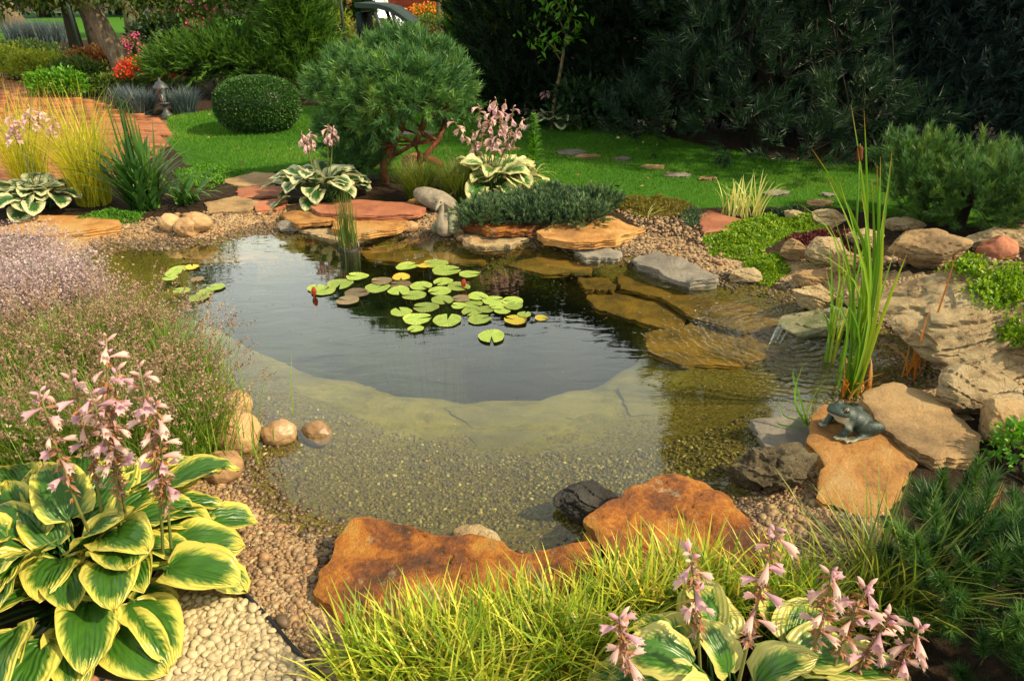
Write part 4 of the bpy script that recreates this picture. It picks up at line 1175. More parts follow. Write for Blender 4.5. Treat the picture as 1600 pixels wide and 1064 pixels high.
def clump(px, n, L, W, mat, name, label, cat='grass', r=.06, th0=(.0, .35), th1=(.6, 1.9), k=5, pos=None, group=None, taper='grass', az=None, p=1.5, part='blades', twist=0.0, zoff=0.0, lmin=.55, z=None, roll=False):
    """tuft of narrow arching blades"""
    c = np.array(pos) if pos is not None else (hit(*px) if z is None else at(px[0], px[1], z))
    root = empty(name, c, label, cat, group)
    a_ = rng.random(n) * 2 * np.pi if az is None else rng.normal(az[0], az[1], n)
    rr = r * np.sqrt(rng.random(n))
    ab = rng.random(n) * 2 * np.pi
    base = np.c_[rr * np.cos(ab), rr * np.sin(ab), np.full(n, zoff - .01)]
    V, F, A = blades(base, a_, L * rng.uniform(lmin, 1.05, n), W * rng.uniform(.7, 1.2, n), rng.uniform(*th0, n), rng.uniform(*th1, n), k, p, twist, taper, rng.uniform(-.9, .9, n) if roll else None)
    if part == 'leaves':                                   # broad leaves: each one a part of its own
        m_ = (k + 1) * 2
        Fb = F[:k]
        for i in range(n):
            sl_ = slice(i * m_, (i + 1) * m_)
            link('leaf', mk_mesh('leaf', V[sl_], Fb, mat, {q: A[q][sl_] for q in A}), root)
        return root
    o = Acc().add(V, F, **A).obj(part, mat, root)
    if n > 60: o['kind'] = 'stuff'
    return root
def branch(acc, a, b, r0, r1, sag=0.0, n=6, sides=6, wob=.03, m=0):
    a, b = np.array(a, float), np.array(b, float)
    t = np.linspace(0, 1, n)[:, None]
    L = np.linalg.norm(b - a)
    w = np.array([random.uniform(-1, 1), random.uniform(-1, 1), random.uniform(-.5, .5)]) * wob * L
    pts = a + (b - a) * t + w * np.sin(t * np.pi) + np.array([0, 0, -sag * L]) * np.sin(t * np.pi)
    V, F = tube(pts, np.linspace(r0, r1, n), sides)
    acc.add(V, F, m, rnd=.5, t=0)
    return pts
def leafy(name, px, pads, n, L, W, mat, label, cat='shrub', stems=0, smat=None, pos=None, group=None, down=.0, shell=.45, extra=None):
    """broad-leaved shrub: leaves through the outer part of several lobes, stems below. pads = (dx, dy, dz, rx, ry, rz) in metres from the base"""
    c = np.array(pos) if pos is not None else hit(*px)
    root = empty(name, c, label, cat, group)
    a = Acc()
    vol = np.array([q[3] * q[4] + q[4] * q[5] for q in pads])
    for q, cnt in zip(pads, (n * vol / vol.sum()).astype(int)):
        d = on_sphere(cnt, 0.4)
        rr = (1 - shell * rng.random(cnt) ** 1.5)[:, None]
        lump = 1 + .16 * np.sin(d[:, :1] * 5 + q[0] * 3) * np.sin(d[:, 1:2] * 6 + q[2] * 5) + .1 * rng.normal(size=(cnt, 1))
        P = np.array(q[:3]) + d * np.array(q[3:]) * rr * lump
        P[:, 2] = np.maximum(P[:, 2], .01)
        D = unit(d + rng.normal(size=(cnt, 3)) * .7 + np.array([0, 0, .35 - down]))
        a.add(*leaflets(P, D, L * rng.uniform(.6, 1.2, cnt), W * rng.uniform(.7, 1.2, cnt))[:2], rnd=np.repeat(rng.random(cnt) * .8 + .2 * rng.random(), 4), t=.5)
    a.obj('foliage', mat, root)['kind'] = 'stuff'
    if stems:
        s = Acc()
        for _ in range(stems):
            q = random.choice(pads)
            branch(s, (random.gauss(0, .04), random.gauss(0, .04), -.02), np.array(q[:3]) + np.array([random.gauss(0, .4) * q[3], random.gauss(0, .4) * q[4], 0]), .016, .006)
        s.obj('stems', smat or M['bark_d'], root)
    if extra:
        extra(root, pads)
    return root
def pine_tree(name, px, pads, mat, bark, label, nper=70, L=.075, W=.0055, shoots=1000, trunks=(), pos=None, cat='pine', upb=.5, group=None, ang=(25, 65), sh=.9, limb=.02, under=.25, zmin=.03):
    """pine: needle brushes on shoots over the crown pads, limbs reaching from the trunks into each pad"""
    c = np.array(pos) if pos is not None else hit(*px)
    root = empty(name, c, label, cat, group)
    wood = Acc()
    tips = []
    for tr in trunks:
        pts = np.array(tr[0], float)
        V, F = tube(pts, np.interp(np.linspace(0, 1, len(pts)), [0, 1], [tr[1], tr[2]]), 9)
        wood.add(V, F); tips.append(pts)
    a = Acc()
    area = np.array([(q[3] * q[4] * q[5]) ** (2 / 3) for q in pads])
    for q, cnt in zip(pads, np.maximum(6, shoots * area / area.sum()).astype(int)):
        ctr, rad = np.array(q[:3], float), np.array(q[3:], float)
        d = unit(rng.normal(size=(cnt, 3)))
        flip = (d[:, 2] < -.25) & (rng.random(cnt) > under)
        d[flip, 2] *= -1
        rr = (1 - .35 * rng.random(cnt) ** 2)[:, None]
        P = ctr + d * rad * rr * (1 + .12 * rng.normal(size=(cnt, 1)))
        D = unit(d + np.array([0, 0, upb]) + rng.normal(size=(cnt, 3)) * .25)
        kp = P[:, 2] > zmin
        P, D = P[kp], D[kp]
        a.add(*[x for x in needles(P, D, nper, L * rng.uniform(.75, 1.15, len(P)), W, ang, sh)[:2]], rnd=np.repeat(np.clip(np.repeat(rng.random(len(P)), nper) * .65 + .25 * rng.random(len(P) * nper) + rng.uniform(-.1, .22), 0, 1), 3), t=.5)
        if tips:
            T_ = tips[int(rng.integers(len(tips)))]; T_ = T_[len(T_) // 2:]
            j = T_[np.argmin(np.linalg.norm(T_ - ctr, axis=1))] if len(T_) > 1 else T_[-1]
            branch(wood, j, ctr, limb, limb * .45, .02, wob=.08)
        for i in range(0, len(P), 5):
            branch(wood, ctr + (P[i] - ctr) * .15, P[i], limb * .35, .003, n=4, sides=4)
    a.obj('crown', mat, root)['kind'] = 'stuff'
    if wood.n: wood.obj('trunk', bark, root)
    return root
def conifer(name, px, r, h, mat, label, n=1500, per=12, L=.13, W=.02, pos=None, cat='conifer', shape='column', group=None, droop=.0, ragged=.18):
    """columnar or conical evergreen of feathery sprays round a trunk"""
    c = np.array(pos) if pos is not None else hit(*px)
    root = empty(name, c, label, cat, group)
    f = rng.random(n) ** .9
    az = rng.random(n) * 2 * np.pi
    prof = {'column': lambda t: np.minimum(1, 1.15 - .25 * t) * np.sqrt(np.clip(1 - t ** 6, 0, 1)), 'cone': lambda t: (1 - t) * .95 + .05, 'globe': lambda t: np.sin(np.pi * np.clip(t * .92 + .05, 0, 1)) ** .6}[shape](f)
    lob = 1 + ragged * np.sin(az * 5 + f * 17) * .6 + ragged * .8 * rng.normal(size=n)
    rr = r * prof * lob * (1 - .35 * rng.random(n) ** 2)
    P = np.c_[rr * np.cos(az), rr * np.sin(az), .04 + f * h]
    D = unit(np.c_[np.cos(az), np.sin(az), np.full(n, .9 - droop * 2)] + rng.normal(size=(n, 3)) * .3)
    a = Acc()
    V, F, A = needles(P, D, per, L * rng.uniform(.7, 1.3, n), W, (8, 55), .7)
    a.add(V, F, **A)
    a.obj('crown', mat, root)['kind'] = 'stuff'
    w = Acc(); branch(w, (0, 0, -.05), (0, 0, h * .9), r * .09 + .02, .01, wob=.005)
    for k in range(14):
        t = random.random(); z_ = .1 + .8 * t * h; b = random.random() * 6.3; q = r * .6 * (1 - t * .6)
        branch(w, (0, 0, z_), (q * math.cos(b), q * math.sin(b), z_ + .15), .02, .006, n=4, sides=5)
    w.obj('trunk', M['bark_k'], root)
    return root
def carpet(poly, n, L, W, mat, name, label, cat='ground cover', h=.05, zf=None, zr=None):
    """low mat of small leaves: grows over the ground inside an outline (world xy)"""
    p = inpoly(poly, n)
    d = -sdf(p, poly)
    hh = h * S(d / (h * 2.2)) * (.7 + .5 * np.sin(p[:, 0] * 23 + p[:, 1] * 7) * np.sin(p[:, 1] * 31))
    z = (terrain(p) if zf is None else zf(p)) + np.maximum(hh, .004) * (1 - .5 * rng.random(len(p)) ** 2)
    D = unit(rng.normal(size=(len(p), 3)) * .8 + np.array([0, 0, .7]))
    a = Acc().add(*leaflets(np.c_[p, z], D, L * rng.uniform(.6, 1.2, len(p)), W)[:2], rnd=np.repeat(rng.random(len(p)), 4), t=.5)
    o = a.obj(name, mat)
    return props(o, label, cat, kind='stuff')
# ------------------------------------------------------------------ lawn blades
def lawn_blades():
    p = inpoly(LAWN, 330000)
    p = p[(p[:, 0] < 7.2) & (p[:, 1] < 12)]
    n = len(p)
    z = terrain(p)
    az = rng.random(n) * 2 * np.pi
    h = rng.uniform(.018, .042, n); w = .0035 + .0012 * (p[:, 1] - 5)
    ln = rng.uniform(.1, .9, n)
    d = np.c_[np.cos(az) * np.sin(ln), np.sin(az) * np.sin(ln), np.cos(ln)]
    s = np.c_[-np.sin(az), np.cos(az), np.zeros(n)] * (w / 2)[:, None]
    b = np.c_[p, z - .003]
    V = np.stack([b - s, b + s, b + d * h[:, None]], 1).reshape(-1, 3)
    patch = .5 + .5 * np.sin(p[:, 0] * 2.1 + np.sin(p[:, 1] * 1.7)) * np.sin(p[:, 1] * 2.6 + 1)
    o = link('lawn_grass', mk_mesh('lawn_grass', V, np.arange(n * 3).reshape(-1, 3), M['grass'], dict(rnd=np.repeat(np.clip(rng.random(n) * .6 + patch * .4, 0, 1), 3), t=np.tile([0, 0, 1.], n))))
    props(o, 'short mown green lawn grass behind the pond', 'grass', kind='stuff')
lawn_blades()
p = inpoly(LAWN, 420); p = p[(p[:, 0] < 6) & (p[:, 1] < 11)][:110]
D = unit(np.c_[rng.normal(size=(len(p), 2)), rng.uniform(-.05, .25, len(p))])
props(Acc().add(*leaflets(np.c_[p, terrain(p) + .036], D, rng.uniform(.03, .07, len(p)), rng.uniform(.02, .035, len(p)), .12)[:2], rnd=np.repeat(rng.random(len(p)), 4), t=.5).obj('fallen_leaves', M['fallen']), 'scattered fallen leaves lying on the lawn', 'leaves', kind='stuff')

# ------------------------------------------------------------------ foreground plants
h1 = hosta((135, 905), M['hosta'], 'big cream edged hosta with pink flower spikes in the lower left corner', .48, 105, .166, seed=4)
b = np.array(h1.location)
for i, (x, y) in enumerate(((62, 612), (112, 585), (140, 612), (166, 528), (182, 580), (218, 575), (242, 628))):
    yy = b[1] + random.uniform(-.05, .12)
    t_ = atY(x, y, yy) - b
    stalk(h1, (t_[0] * .72 + random.uniform(-.02, .02), random.uniform(-.03, .05), .05), t_, .005, 10, .55, fs=.95, wither=95)
h2 = hosta((1150, 1130), M['hosta_y'], 'pale gold edged hosta with pink flower spikes at the bottom right', .36, 40, .165, seed=9, hgt=1.0)
b = np.array(h2.location)
for i, (x, y) in enumerate(((968, 965), (1078, 862), (1212, 828), (1300, 892), (1355, 915), (1440, 978), (1390, 960))):
    yy = b[1] + random.uniform(-.02, .10)
    t_ = atY(x, y, yy) - b
    stalk(h2, (t_[0] * .7 + random.uniform(-.02, .02), random.uniform(-.04, .04), .03), t_, .005, 9, .5, fs=.92, wither=80)
for k, (x, y, n, L, lb) in enumerate(((600, 1085, 420, .36, 'leftmost yellow sedge clump in front of the large rust flagstone'), (690, 1075, 620, .37, 'yellow sedge clump before the middle of the large rust flagstone'),
        (790, 1045, 560, .34, 'yellow sedge clump between the two orange flagstones'), (880, 1050, 620, .37, 'yellow sedge clump left of the bottom right hosta'),
        (980, 985, 560, .35, 'yellow sedge clump below the orange brown layered flagstone'), (1090, 965, 520, .35, 'yellow sedge clump behind the bottom right hosta flowers'), (745, 1140, 420, .36, 'lowest yellow sedge clump at the bottom edge'), (1230, 985, 420, .36, 'yellow sedge clump right of the gravel patch'))):
    clump((x, y), int(n * .9), L * .82, .0095, M['sedge'], 'sedge_clump', lb, 'sedge', .10, (.0, .6), (.4, 1.75), 5, group='yellow sedges along the front edge')
clump((1365, 975), 230, .48, .0082, M['sedge_d'], 'sedge_clump', 'tall olive sedge clump arching in front of the mugo pine at the right', 'sedge', .09, (.0, .5), (.5, 1.6), 6)
root = clump((1470, 960), 14, .42, .014, M['dead'], 'dry_leaf_bundle', 'bundle of dry straw coloured leaves leaning over the front mugo pine', 'dry leaves', .02, (.55, .65), (.7, .95), 5, az=(.75, .1))

def mug(pxp, r, h, label, nsh, L, mat, pos=None, seed=0, W=.004, nper=110, ang=(18, 48)):
    pads = [(0, 0, h * .42, r * .78, r * .78, h * .40)]
    rs = random.Random(seed)
    for k in range(11):
        a_ = k * 2.4; q = rs.uniform(.45, .8)
        pads.append((r * q * math.cos(a_), r * q * math.sin(a_), h * rs.uniform(.22, .85) * (1.1 - .4 * q), r * .32, r * .32, h * .26))
    tr = [([(0, 0, -.05), (.02, 0, h * .3), (0, .02, h * .6)], .032 * r / .45, .015)]
    return pine_tree('mugo_pine', pxp, pads, mat, M['bark_d'], label, nper, L, W, nsh, tr, upb=1.1, ang=ang, sh=1.2, limb=.012, pos=pos, under=.5)
mug((1640, 1040), .42, .36, 'dark green mugo pine bush in the lower right corner', 330, .050, M['mugo'], W=.0040, seed=3, nper=170, ang=(35, 62))
mug((1497, 356), .60, .60, 'round mugo pine standing on the rockery at the right', 800, .062, M['mugo_l'], W=.0062, seed=5, nper=110, ang=(28, 58))

# lavender and sea lavender on the left bank
def lavender(px, n, L, label, spread, r=.16, azm=None):
    c = hit(*px)
    root = empty('lavender', c, label, 'lavender', 'lavender clumps on the left bank')
    a_ = rng.random(n) * 2 * np.pi
    base = np.c_[rng.normal(size=(n, 2)) * r * .5, np.full(n, -.01)]
    Ls = L * rng.uniform(.6, 1.08, n); t0 = rng.uniform(0, spread * .5, n); t1 = rng.uniform(spread * .6, spread * 1.3, n)
    V, F, A = blades(base, a_, Ls, .0028, t0, t1, 4, 1.2)
    Acc().add(V, F, **A).obj('stems', M['lav_stem'], root)['kind'] = 'stuff'
    tip = V.reshape(n, 5, 2, 3).mean(2)
    s = Acc()
    d = unit(tip[:, 4] - tip[:, 3])
    m = 12
    P = np.repeat(tip[:, 4], m, 0) - np.repeat(d, m, 0) * (rng.random(n * m) * .075)[:, None] + rng.normal(size=(n * m, 3)) * .0022
    s.add(*leaflets(P, unit(np.repeat(d, m, 0) * .6 + rng.normal(size=(n * m, 3)) * .8), .0115, .0068)[:2], rnd=np.repeat(np.repeat(rng.random(n), m) * .6 + .4 * rng.random(n * m), 4), t=.5)
    s.obj('seed_heads', M['lav_spike'], root)['kind'] = 'stuff'
    nl = n * 4
    ab = rng.random(nl) * 2 * np.pi
    base = np.c_[rng.normal(size=(nl, 2)) * r * .6, np.full(nl, -.01)]
    V, F, A = blades(base, ab, L * rng.uniform(.35, .85, nl), .0052, rng.uniform(0, .6, nl), rng.uniform(.4, 1.3, nl), 3, 1.3)
    Acc().add(V, F, **A).obj('leaves', M['lav_stem'], root)['kind'] = 'stuff'
for px, n, L, lb, sp in (((60, 745), 260, .55, 'lavender clump with brown seed spikes behind the hosta at the left edge', .9), ((190, 735), 300, .55, 'lavender clump with brown seed spikes directly behind the pink hosta spikes', .95),
                         ((290, 705), 300, .46, 'lavender clump with brown seed spikes next to the buff cobbles', 1.0), ((262, 632), 420, .50, 'lavender clump with brown seed spikes leaning over the left water edge', 1.05),
                         ((130, 630), 420, .56, 'lavender clump with brown seed spikes below the lilac flower cloud', .95), ((-10, 640), 320, .56, 'lavender clump with brown seed spikes cut by the left edge', .9), ((195, 570), 380, .46, 'lavender clump with brown seed spikes between lilac cloud and water', 1.0)):
    lavender(px, n, L, lb, sp)
def statice(px, n, L, label, r, fl=12):
    c = hit(*px)
    root = empty('sea_lavender', c, label, 'sea lavender', 'sea lavender clouds on the left bank')
    a_ = rng.random(n) * 2 * np.pi
    base = np.c_[rng.normal(size=(n, 2)) * .05, np.zeros(n)]
    V, F, A = blades(base, a_, L * rng.uniform(.6, 1.05, n), .0022, rng.uniform(0, .5, n), rng.uniform(.3, 1.25, n), 4, 1.1)
    Acc().add(V, F, **A).obj('stems', M['lav_stem'], root)['kind'] = 'stuff'
    tip = V.reshape(n, 5, 2, 3).mean(2)
    m = fl
    tt = 1 - .40 * rng.random(n * m) ** 1.3
    i = np.repeat(np.arange(n), m)
    k = np.minimum(3, (tt * 4).astype(int)); fr = tt * 4 - k
    P = tip[i, k] * (1 - fr)[:, None] + tip[i, k + 1] * fr[:, None] + rng.normal(size=(n * m, 3)) * .018
    Acc().add(*leaflets(P, unit(rng.normal(size=(n * m, 3)) + np.array([0, 0, .4])), .0125, .010)[:2], rnd=np.repeat(rng.random(n * m), 4), t=.5).obj('florets', M['statice'], root)['kind'] = 'stuff'
for px, n, L, lb, r in (((20, 575), 700, .56, 'cloud of tiny pale lilac flowers at the left edge, largest', .3), ((105, 535), 700, .50, 'cloud of tiny pale lilac flowers next to the water on the left bank', .3), ((50, 470), 620, .46, 'cloud of tiny pale lilac flowers farthest back on the left bank', .3)):
    statice(px, n, L, lb, r, 16)

# ------------------------------------------------------------------ water plants
def lily_pad(seed):
    rs = np.random.default_rng(seed)
    s = 40
    th = np.linspace(.16, 2 * np.pi - .16, s)
    V = [[0, 0, 0]]
    rad = 1 + .03 * np.sin(th * 3 + rs.random() * 6) + .02 * np.sin(th * 7 + rs.random() * 6)
    rad[0] *= .96; rad[-1] *= .96
    for f in (.35, .7, .93, 1.0):
        z = .03 * f * np.sin(th * 2 + rs.random() * 6) * f + (.02 if f > .99 else 0)
        V += list(np.stack([np.cos(th) * rad * f, np.sin(th) * rad * f, z * np.ones(s)], 1))
    V = np.array(V)
    F = [np.stack([np.zeros(s - 1, int), 1 + np.arange(s - 1), 2 + np.arange(s - 1)], 1)]
    q = np.arange(s - 1)
    F.append(np.concatenate([np.stack([1 + k * s + q, 1 + (k + 1) * s + q, 2 + (k + 1) * s + q, 2 + k * s + q], 1) for k in range(3)]))
    return V, F, dict(u=np.hypot(V[:, 0], V[:, 1]), a=np.arctan2(V[:, 1], V[:, 0]))
def m_pad(name, c1, c2, edge):
    n = NT(name)
    v = offset_coords(n)
    a = n.noise(v, 3.0, 4, .65)
    c = n.ramp(a, [(.35, c1), (.65, c2)])
    c = n.mix(n.ramp(n.attr('u'), [(.90, (0, 0, 0)), (.99, (.7, .7, .7))]), c, edge)
    sp = n.ramp(n.noise(v, 9, 3, .6), [(.68, (0, 0, 0)), (.74, (.6, .6, .6))])
    c = n.mix(sp, c, edge)
    vl = n.ramp(n.math('ABSOLUTE', n.math('SINE', n.math('MULTIPLY', n.attr('a'), 8.0))), [(0, (.45, .45, .45)), (.10, (0, 0, 0))])
    c = n.mix(vl, c, tuple(min(1, x * 1.5) for x in c2))
    ve = n.math('SINE', n.math('MULTIPLY', n.attr('a'), 22.0))
    hv = n.n('HueSaturation'); n.l(c, hv.inputs['Color']); n.l(n.math('ADD', n.math('MULTIPLY', n.orand(), .55), .55), hv.inputs['Value'])
    return n.done(n.pbsdf(hv.outputs[0], .38, .45, n.bump(ve, .25, .01)))
M['pad'] = m_pad('lily_pad_green', (.19, .29, .04), (.30, .39, .075), (.38, .36, .08))
M['pad_p'] = m_pad('lily_pad_purple', (.14, .11, .055), (.24, .17, .10), (.20, .20, .07))
M['pad_y'] = m_pad('lily_pad_yellow', (.62, .45, .03), (.50, .48, .06), (.50, .14, .02))
PADM = {c: [mk_mesh('leaf', *lily_pad(k + i * 5)[:2], M[c], lily_pad(k + i * 5)[2]) for k in range(4)] for i, c in enumerate(('pad', 'pad_p', 'pad_y'))}
def bud_lily():
    a = Acc()
    for ring, (nn, op) in enumerate(((5, .30), (4, .18))):
        for k in range(nn):
            az = k * 2 * np.pi / nn + ring * .6
            V, F, A = blades(np.array([[.006 * math.cos(az), .006 * math.sin(az), .0]]), [az], [.062], [.026], [.35 * (1 - ring * .4)], [-.35], 5, 1.0, 0, 'leaf')
            a.add(V, F, **A)
    V, F = tube([(0, 0, -.15), (0, 0, 0), (0, 0, .006)], [.004, .004, .007], 6)
    a.add(V, F, t=0, rnd=.3)
    return a.mesh('flower_bud', M['lilybud'])
M['lilybud'] = m_leaf('lily_bud', [(0, (.34, .05, .03)), (.6, (.50, .12, .05)), (1, (.30, .20, .05))], .25)
lily_bud_me = bud_lily()
def lily(pads, buds, label, name='water_lily'):
    W = np.array([at(x, y, .004) for x, y, *_ in pads])
    c = W.mean(0); c[2] = 0
    root = empty(name, c, label, 'water lily')
    st = Acc()
    for k, (q, w) in enumerate(zip(pads, W)):
        kind = q[3] if len(q) > 3 else 'pad'
        r = q[2] * pxs(w)
        o = link('leaf', PADM[kind][k % 4], root, w - c + np.array([0, 0, .002 + .0016 * (k % 6)]), (random.gauss(0, .012), random.gauss(0, .012), random.random() * 6.28), (r, r * random.uniform(.88, 1.0), r * (random.choice([.3, .5, 1.1]) if kind != 'pad_y' else 2.2)))
        if kind == 'pad_y': o['label'] = 'yellowing lily pad with browned edge'
        if kind == 'pad_p': o['label'] = 'purplish old lily pad'
        branch(st, ((w - c) * np.array([.55, .55, 0]) + np.array([0, 0, -.75])), w - c - np.array([0, 0, .002]), .0022, .002, -.1, n=6, sides=5)
    for x, y in buds:
        link('flower_bud', lily_bud_me, root, at(x, y, .004) - c, (.1, .1, 0), 1.0)
    st.obj('stems', M['dim_stem'], root)
zl = lambda L, ox, oy, s: [(ox + X * s, oy + Y * s, r * s, *k) for X, Y, r, *k in L]
lily(zl([(720, 488, 60), (868, 475, 68), (925, 512, 75), (1045, 532, 55), (805, 490, 34, 'pad_y'), (462, 547, 60), (372, 580, 72), (285, 615, 65), (245, 603, 48), (460, 630, 65, 'pad_p'), (410, 670, 60, 'pad_p'), (590, 570, 55, 'pad_p'),
          (685, 583, 58, 'pad_p'), (565, 600, 66), (690, 548, 52, 'pad_y'), (678, 620, 60), (755, 645, 64), (795, 597, 58), (908, 567, 54), (990, 595, 62), (890, 620, 60), (905, 668, 62), (1005, 660, 48, 'pad_p'), (1090, 650, 55),
          (1060, 685, 55), (990, 695, 40), (1170, 668, 60), (1270, 672, 56), (1190, 700, 42), (1275, 700, 52), (1060, 722, 60), (1135, 712, 50), (1215, 722, 44), (820, 705, 68), (690, 730, 58), (775, 768, 75), (930, 768, 78), (1098, 765, 62),
          (765, 815, 44), (1160, 855, 76), (1285, 772, 60, 'pad_y'), (1330, 745, 36), (1420, 757, 34, 'pad_y')], 420, 270, .3), [(491, 462), (724, 449)], 'large water lily with many round pads and two red buds in the pond centre')
lily(zl([(825, 240, 42), (890, 230, 34, 'pad_y'), (800, 260, 38), (788, 283, 35), (840, 342, 38), (915, 290, 32, 'pad_p'), (950, 345, 40), (998, 323, 42), (920, 373, 47)], 0, 340, .338), [], 'small water lily with a few pads on the left of the pond')

# rushes in a pot standing in the pond
c = at(545, 388, 0)
root = empty('rush_pot', c, 'clump of thin upright rushes in a black pot at the far water edge', 'rush')
V, F = lathe([(.0, -.22), (.07, -.22), (.085, .012), (.078, .016), (.072, .0), (.0, -.005)], 18)
Acc().add(V, F).obj('pot', M['black'], root)
n = 95
V, F, A = blades(np.c_[rng.normal(size=(n, 2)) * .04, np.zeros(n)], rng.random(n) * 6.28, rng.uniform(.22, .52, n), .0058, rng.uniform(0, .18, n), rng.uniform(.05, .5, n), 4)
Acc().add(V, F, **A).obj('stems', M['rush'], root)
n = 60
V, F, A = blades(np.c_[rng.normal(size=(n, 2)) * .03, np.zeros(n)], rng.random(n) * 6.28, rng.uniform(.06, .13, n), .005, rng.uniform(0, .9, n), rng.uniform(.5, 1.6, n), 3)
Acc().add(V, F, **A).obj('dry_stems', M['lav_spike'], root)

# cattail beside the waterfall
c = at(1318, 610, 0.0)
root = empty('cattail', c, 'tall green cattail clump with a brown seed head beside the waterfall', 'cattail')
def tall_leaves(lst):
    for x0, y0, x1, y1, wd, bend in lst:
        b0 = at(x0, y0, .0)
        tp = atY(x1, y1, b0[1] + random.uniform(-.10, .12))
        t = np.linspace(0, 1, 9)[:, None]
        mid = np.array([0, 0, 1.0]) * bend
        pts = b0 + (tp - b0) * t + np.array([(tp[0] - b0[0]) * -.35, 0, .0]) * np.sin(t * np.pi) + np.array([0, 0, 1.]) * bend * np.sin(t * np.pi)
        w = wd * np.array([.9, 1, 1, 1, .95, .85, .65, .4, .05])
        ya = random.uniform(-.6, .6)
        s = np.array([math.cos(ya), math.sin(ya), .0])
        k = np.array([-math.sin(ya), math.cos(ya), 0]) * .18
        V = np.stack([pts - s * w[:, None] / 2, pts + k * w[:, None], pts + s * w[:, None] / 2], 1).reshape(-1, 3) - c
        Acc().add(V, grid_faces(3, 9), rnd=random.random(), t=np.repeat(t[:, 0], 3)).obj('leaf', M['cattail'], root)
tall_leaves([(1322, 618, 1330, 165, .016, 0), (1318, 612, 1350, 172, .015, 0), (1330, 612, 1268, 232, .018, .05), (1326, 618, 1370, 258, .019, 0), (1330, 620, 1376, 245, .018, 0), (1335, 615, 1394, 235, .018, 0), (1332, 622, 1386, 295, .019, 0),
             (1338, 618, 1400, 385, .016, 0), (1328, 620, 1292, 275, .016, 0), (1325, 616, 1340, 232, .016, 0), (1320, 612, 1312, 285, .015, 0), (1316, 610, 1300, 330, .014, 0), (1334, 622, 1362, 280, .019, 0), (1330, 618, 1346, 300, .018, 0),
             (1338, 620, 1418, 395, .015, .05), (1310, 605, 1205, 495, .013, .22), (1306, 600, 1222, 420, .012, .25), (1325, 620, 1280, 430, .013, .05), (1322, 612, 1260, 385, .013, .12), (1335, 620, 1380, 330, .018, 0), (1328, 615, 1318, 350, .016, 0),
             (1312, 560, 1290, 340, .012, 0), (1296, 560, 1290, 420, .013, 0), (1290, 566, 1296, 372, .013, 0), (1300, 565, 1318, 390, .012, 0), (1296, 566, 1332, 395, .012, .05), (1292, 560, 1276, 478, .012, .04), (1302, 568, 1344, 440, .012, 0), (1288, 562, 1248, 318, .010, .15), (1305, 560, 1345, 322, .010, .22)])
t0 = at(1326, 616, 0) - c
tt = atY(1344, 225, c[1] + .02) - c
a = Acc()
V, F = tube(np.array([t0 + (tt - t0) * k for k in np.linspace(0, 1, 6)]), [.006, .006, .005, .005, .004, .002], 6)
a.add(V, F, rnd=.3, t=.3)
stem = a.obj('flower_stem', M['cattail'], root)
e0 = atY(1343, 252, c[1] + .02) - c; e1 = atY(1344, 228, c[1] + .02) - c
M['catbrown'] = m_plain('cattail_brown', (.10, .035, .014), .95, .1, scale=120, bump=.6)
V, F = tube(np.array([e0 + (e1 - e0) * k for k in (0, .05, .2, .8, .95, 1)]), [.003, .009, .0115, .0115, .009, .002], 10)
Acc().add(V, F).obj('seed_head', M['catbrown'], stem)
clump((1335, 618), 26, .22, .010, M['dead'], 'dead_reed', 'rusty dead leaf bases at the foot of the cattail', 'reed', .07, (0, .5), (.2, 1.5), 4, z=.0)
# orange dead leaves
c = at(1418, 585, .02)
root = empty('dead_iris', c, 'orange dead iris leaves standing right of the cattail', 'dead plant')
for x1, y1, w, b_ in ((1497, 388, .012, .0), (1455, 478, .014, 0), (1445, 520, .012, 0), (1382, 495, .007, .12), (1470, 530, .009, 0), (1404, 505, .008, .05), (1372, 575, .007, .1), (1462, 565, .008, .08), (1395, 545, .008, 0)):
    tp = atY(x1, y1, c[1] - random.uniform(.02, .16)) - c
    t = np.linspace(0, 1, 7)[:, None]
    pts = tp * t + np.array([random.gauss(0, .02), -.02, b_ + .02]) * np.sin(t * np.pi) + np.array([random.gauss(0, .03), random.gauss(0, .03), 0]) * (1 - t)
    ww = w * np.array([1, 1, .95, .85, .7, .45, .05])[:, None]
    s = np.array([.9, random.uniform(-.4, .4), 0])
    Acc().add(np.stack([pts - s * ww / 2, pts + s * ww / 2], 1).reshape(-1, 3), grid_faces(2, 7), rnd=random.random(), t=np.repeat(t[:, 0], 2)).obj('leaf', M['dead'], root)
# broken iris at the slate
c = at(1258, 668, .05)
root = empty('water_iris', c, 'few bent green iris leaves hanging over the grey slate', 'iris')
for pts, w in (([(1262, 665), (1245, 640), (1240, 610), (1258, 560)], .012), ([(1262, 662), (1240, 655), (1222, 650), (1216, 620)], .008), ([(1262, 668), (1232, 668), (1212, 678), (1205, 700)], .010), ([(1258, 660), (1268, 620), (1300, 580), (1322, 560)], .009), ([(1262, 664), (1250, 620), (1238, 590), (1240, 572)], .010)):
    q = np.array([atY(x, y, c[1] + .02 * i) for i, (x, y) in enumerate(pts)]) - c
    q[:, 2] = np.maximum(q[:, 2], -.01)
    t = np.linspace(0, 1, 4); tt = np.linspace(0, 1, 9)
    q = np.stack([np.interp(tt, t, q[:, i]) for i in range(3)], 1)
    q[1:-1] = (q[:-2] + q[1:-1] * 2 + q[2:]) / 4
    ww = w * np.array([1, 1, 1, 1, .95, .8, .6, .35, .05])[:, None]
    s = np.array([.7, .3, .5])
    Acc().add(np.stack([q - s * ww / 2, q + s * ww / 2], 1).reshape(-1, 3), grid_faces(2, 9), rnd=random.random() * .7, t=np.repeat(tt * .8, 2)).obj('leaf', M['cattail'], root)

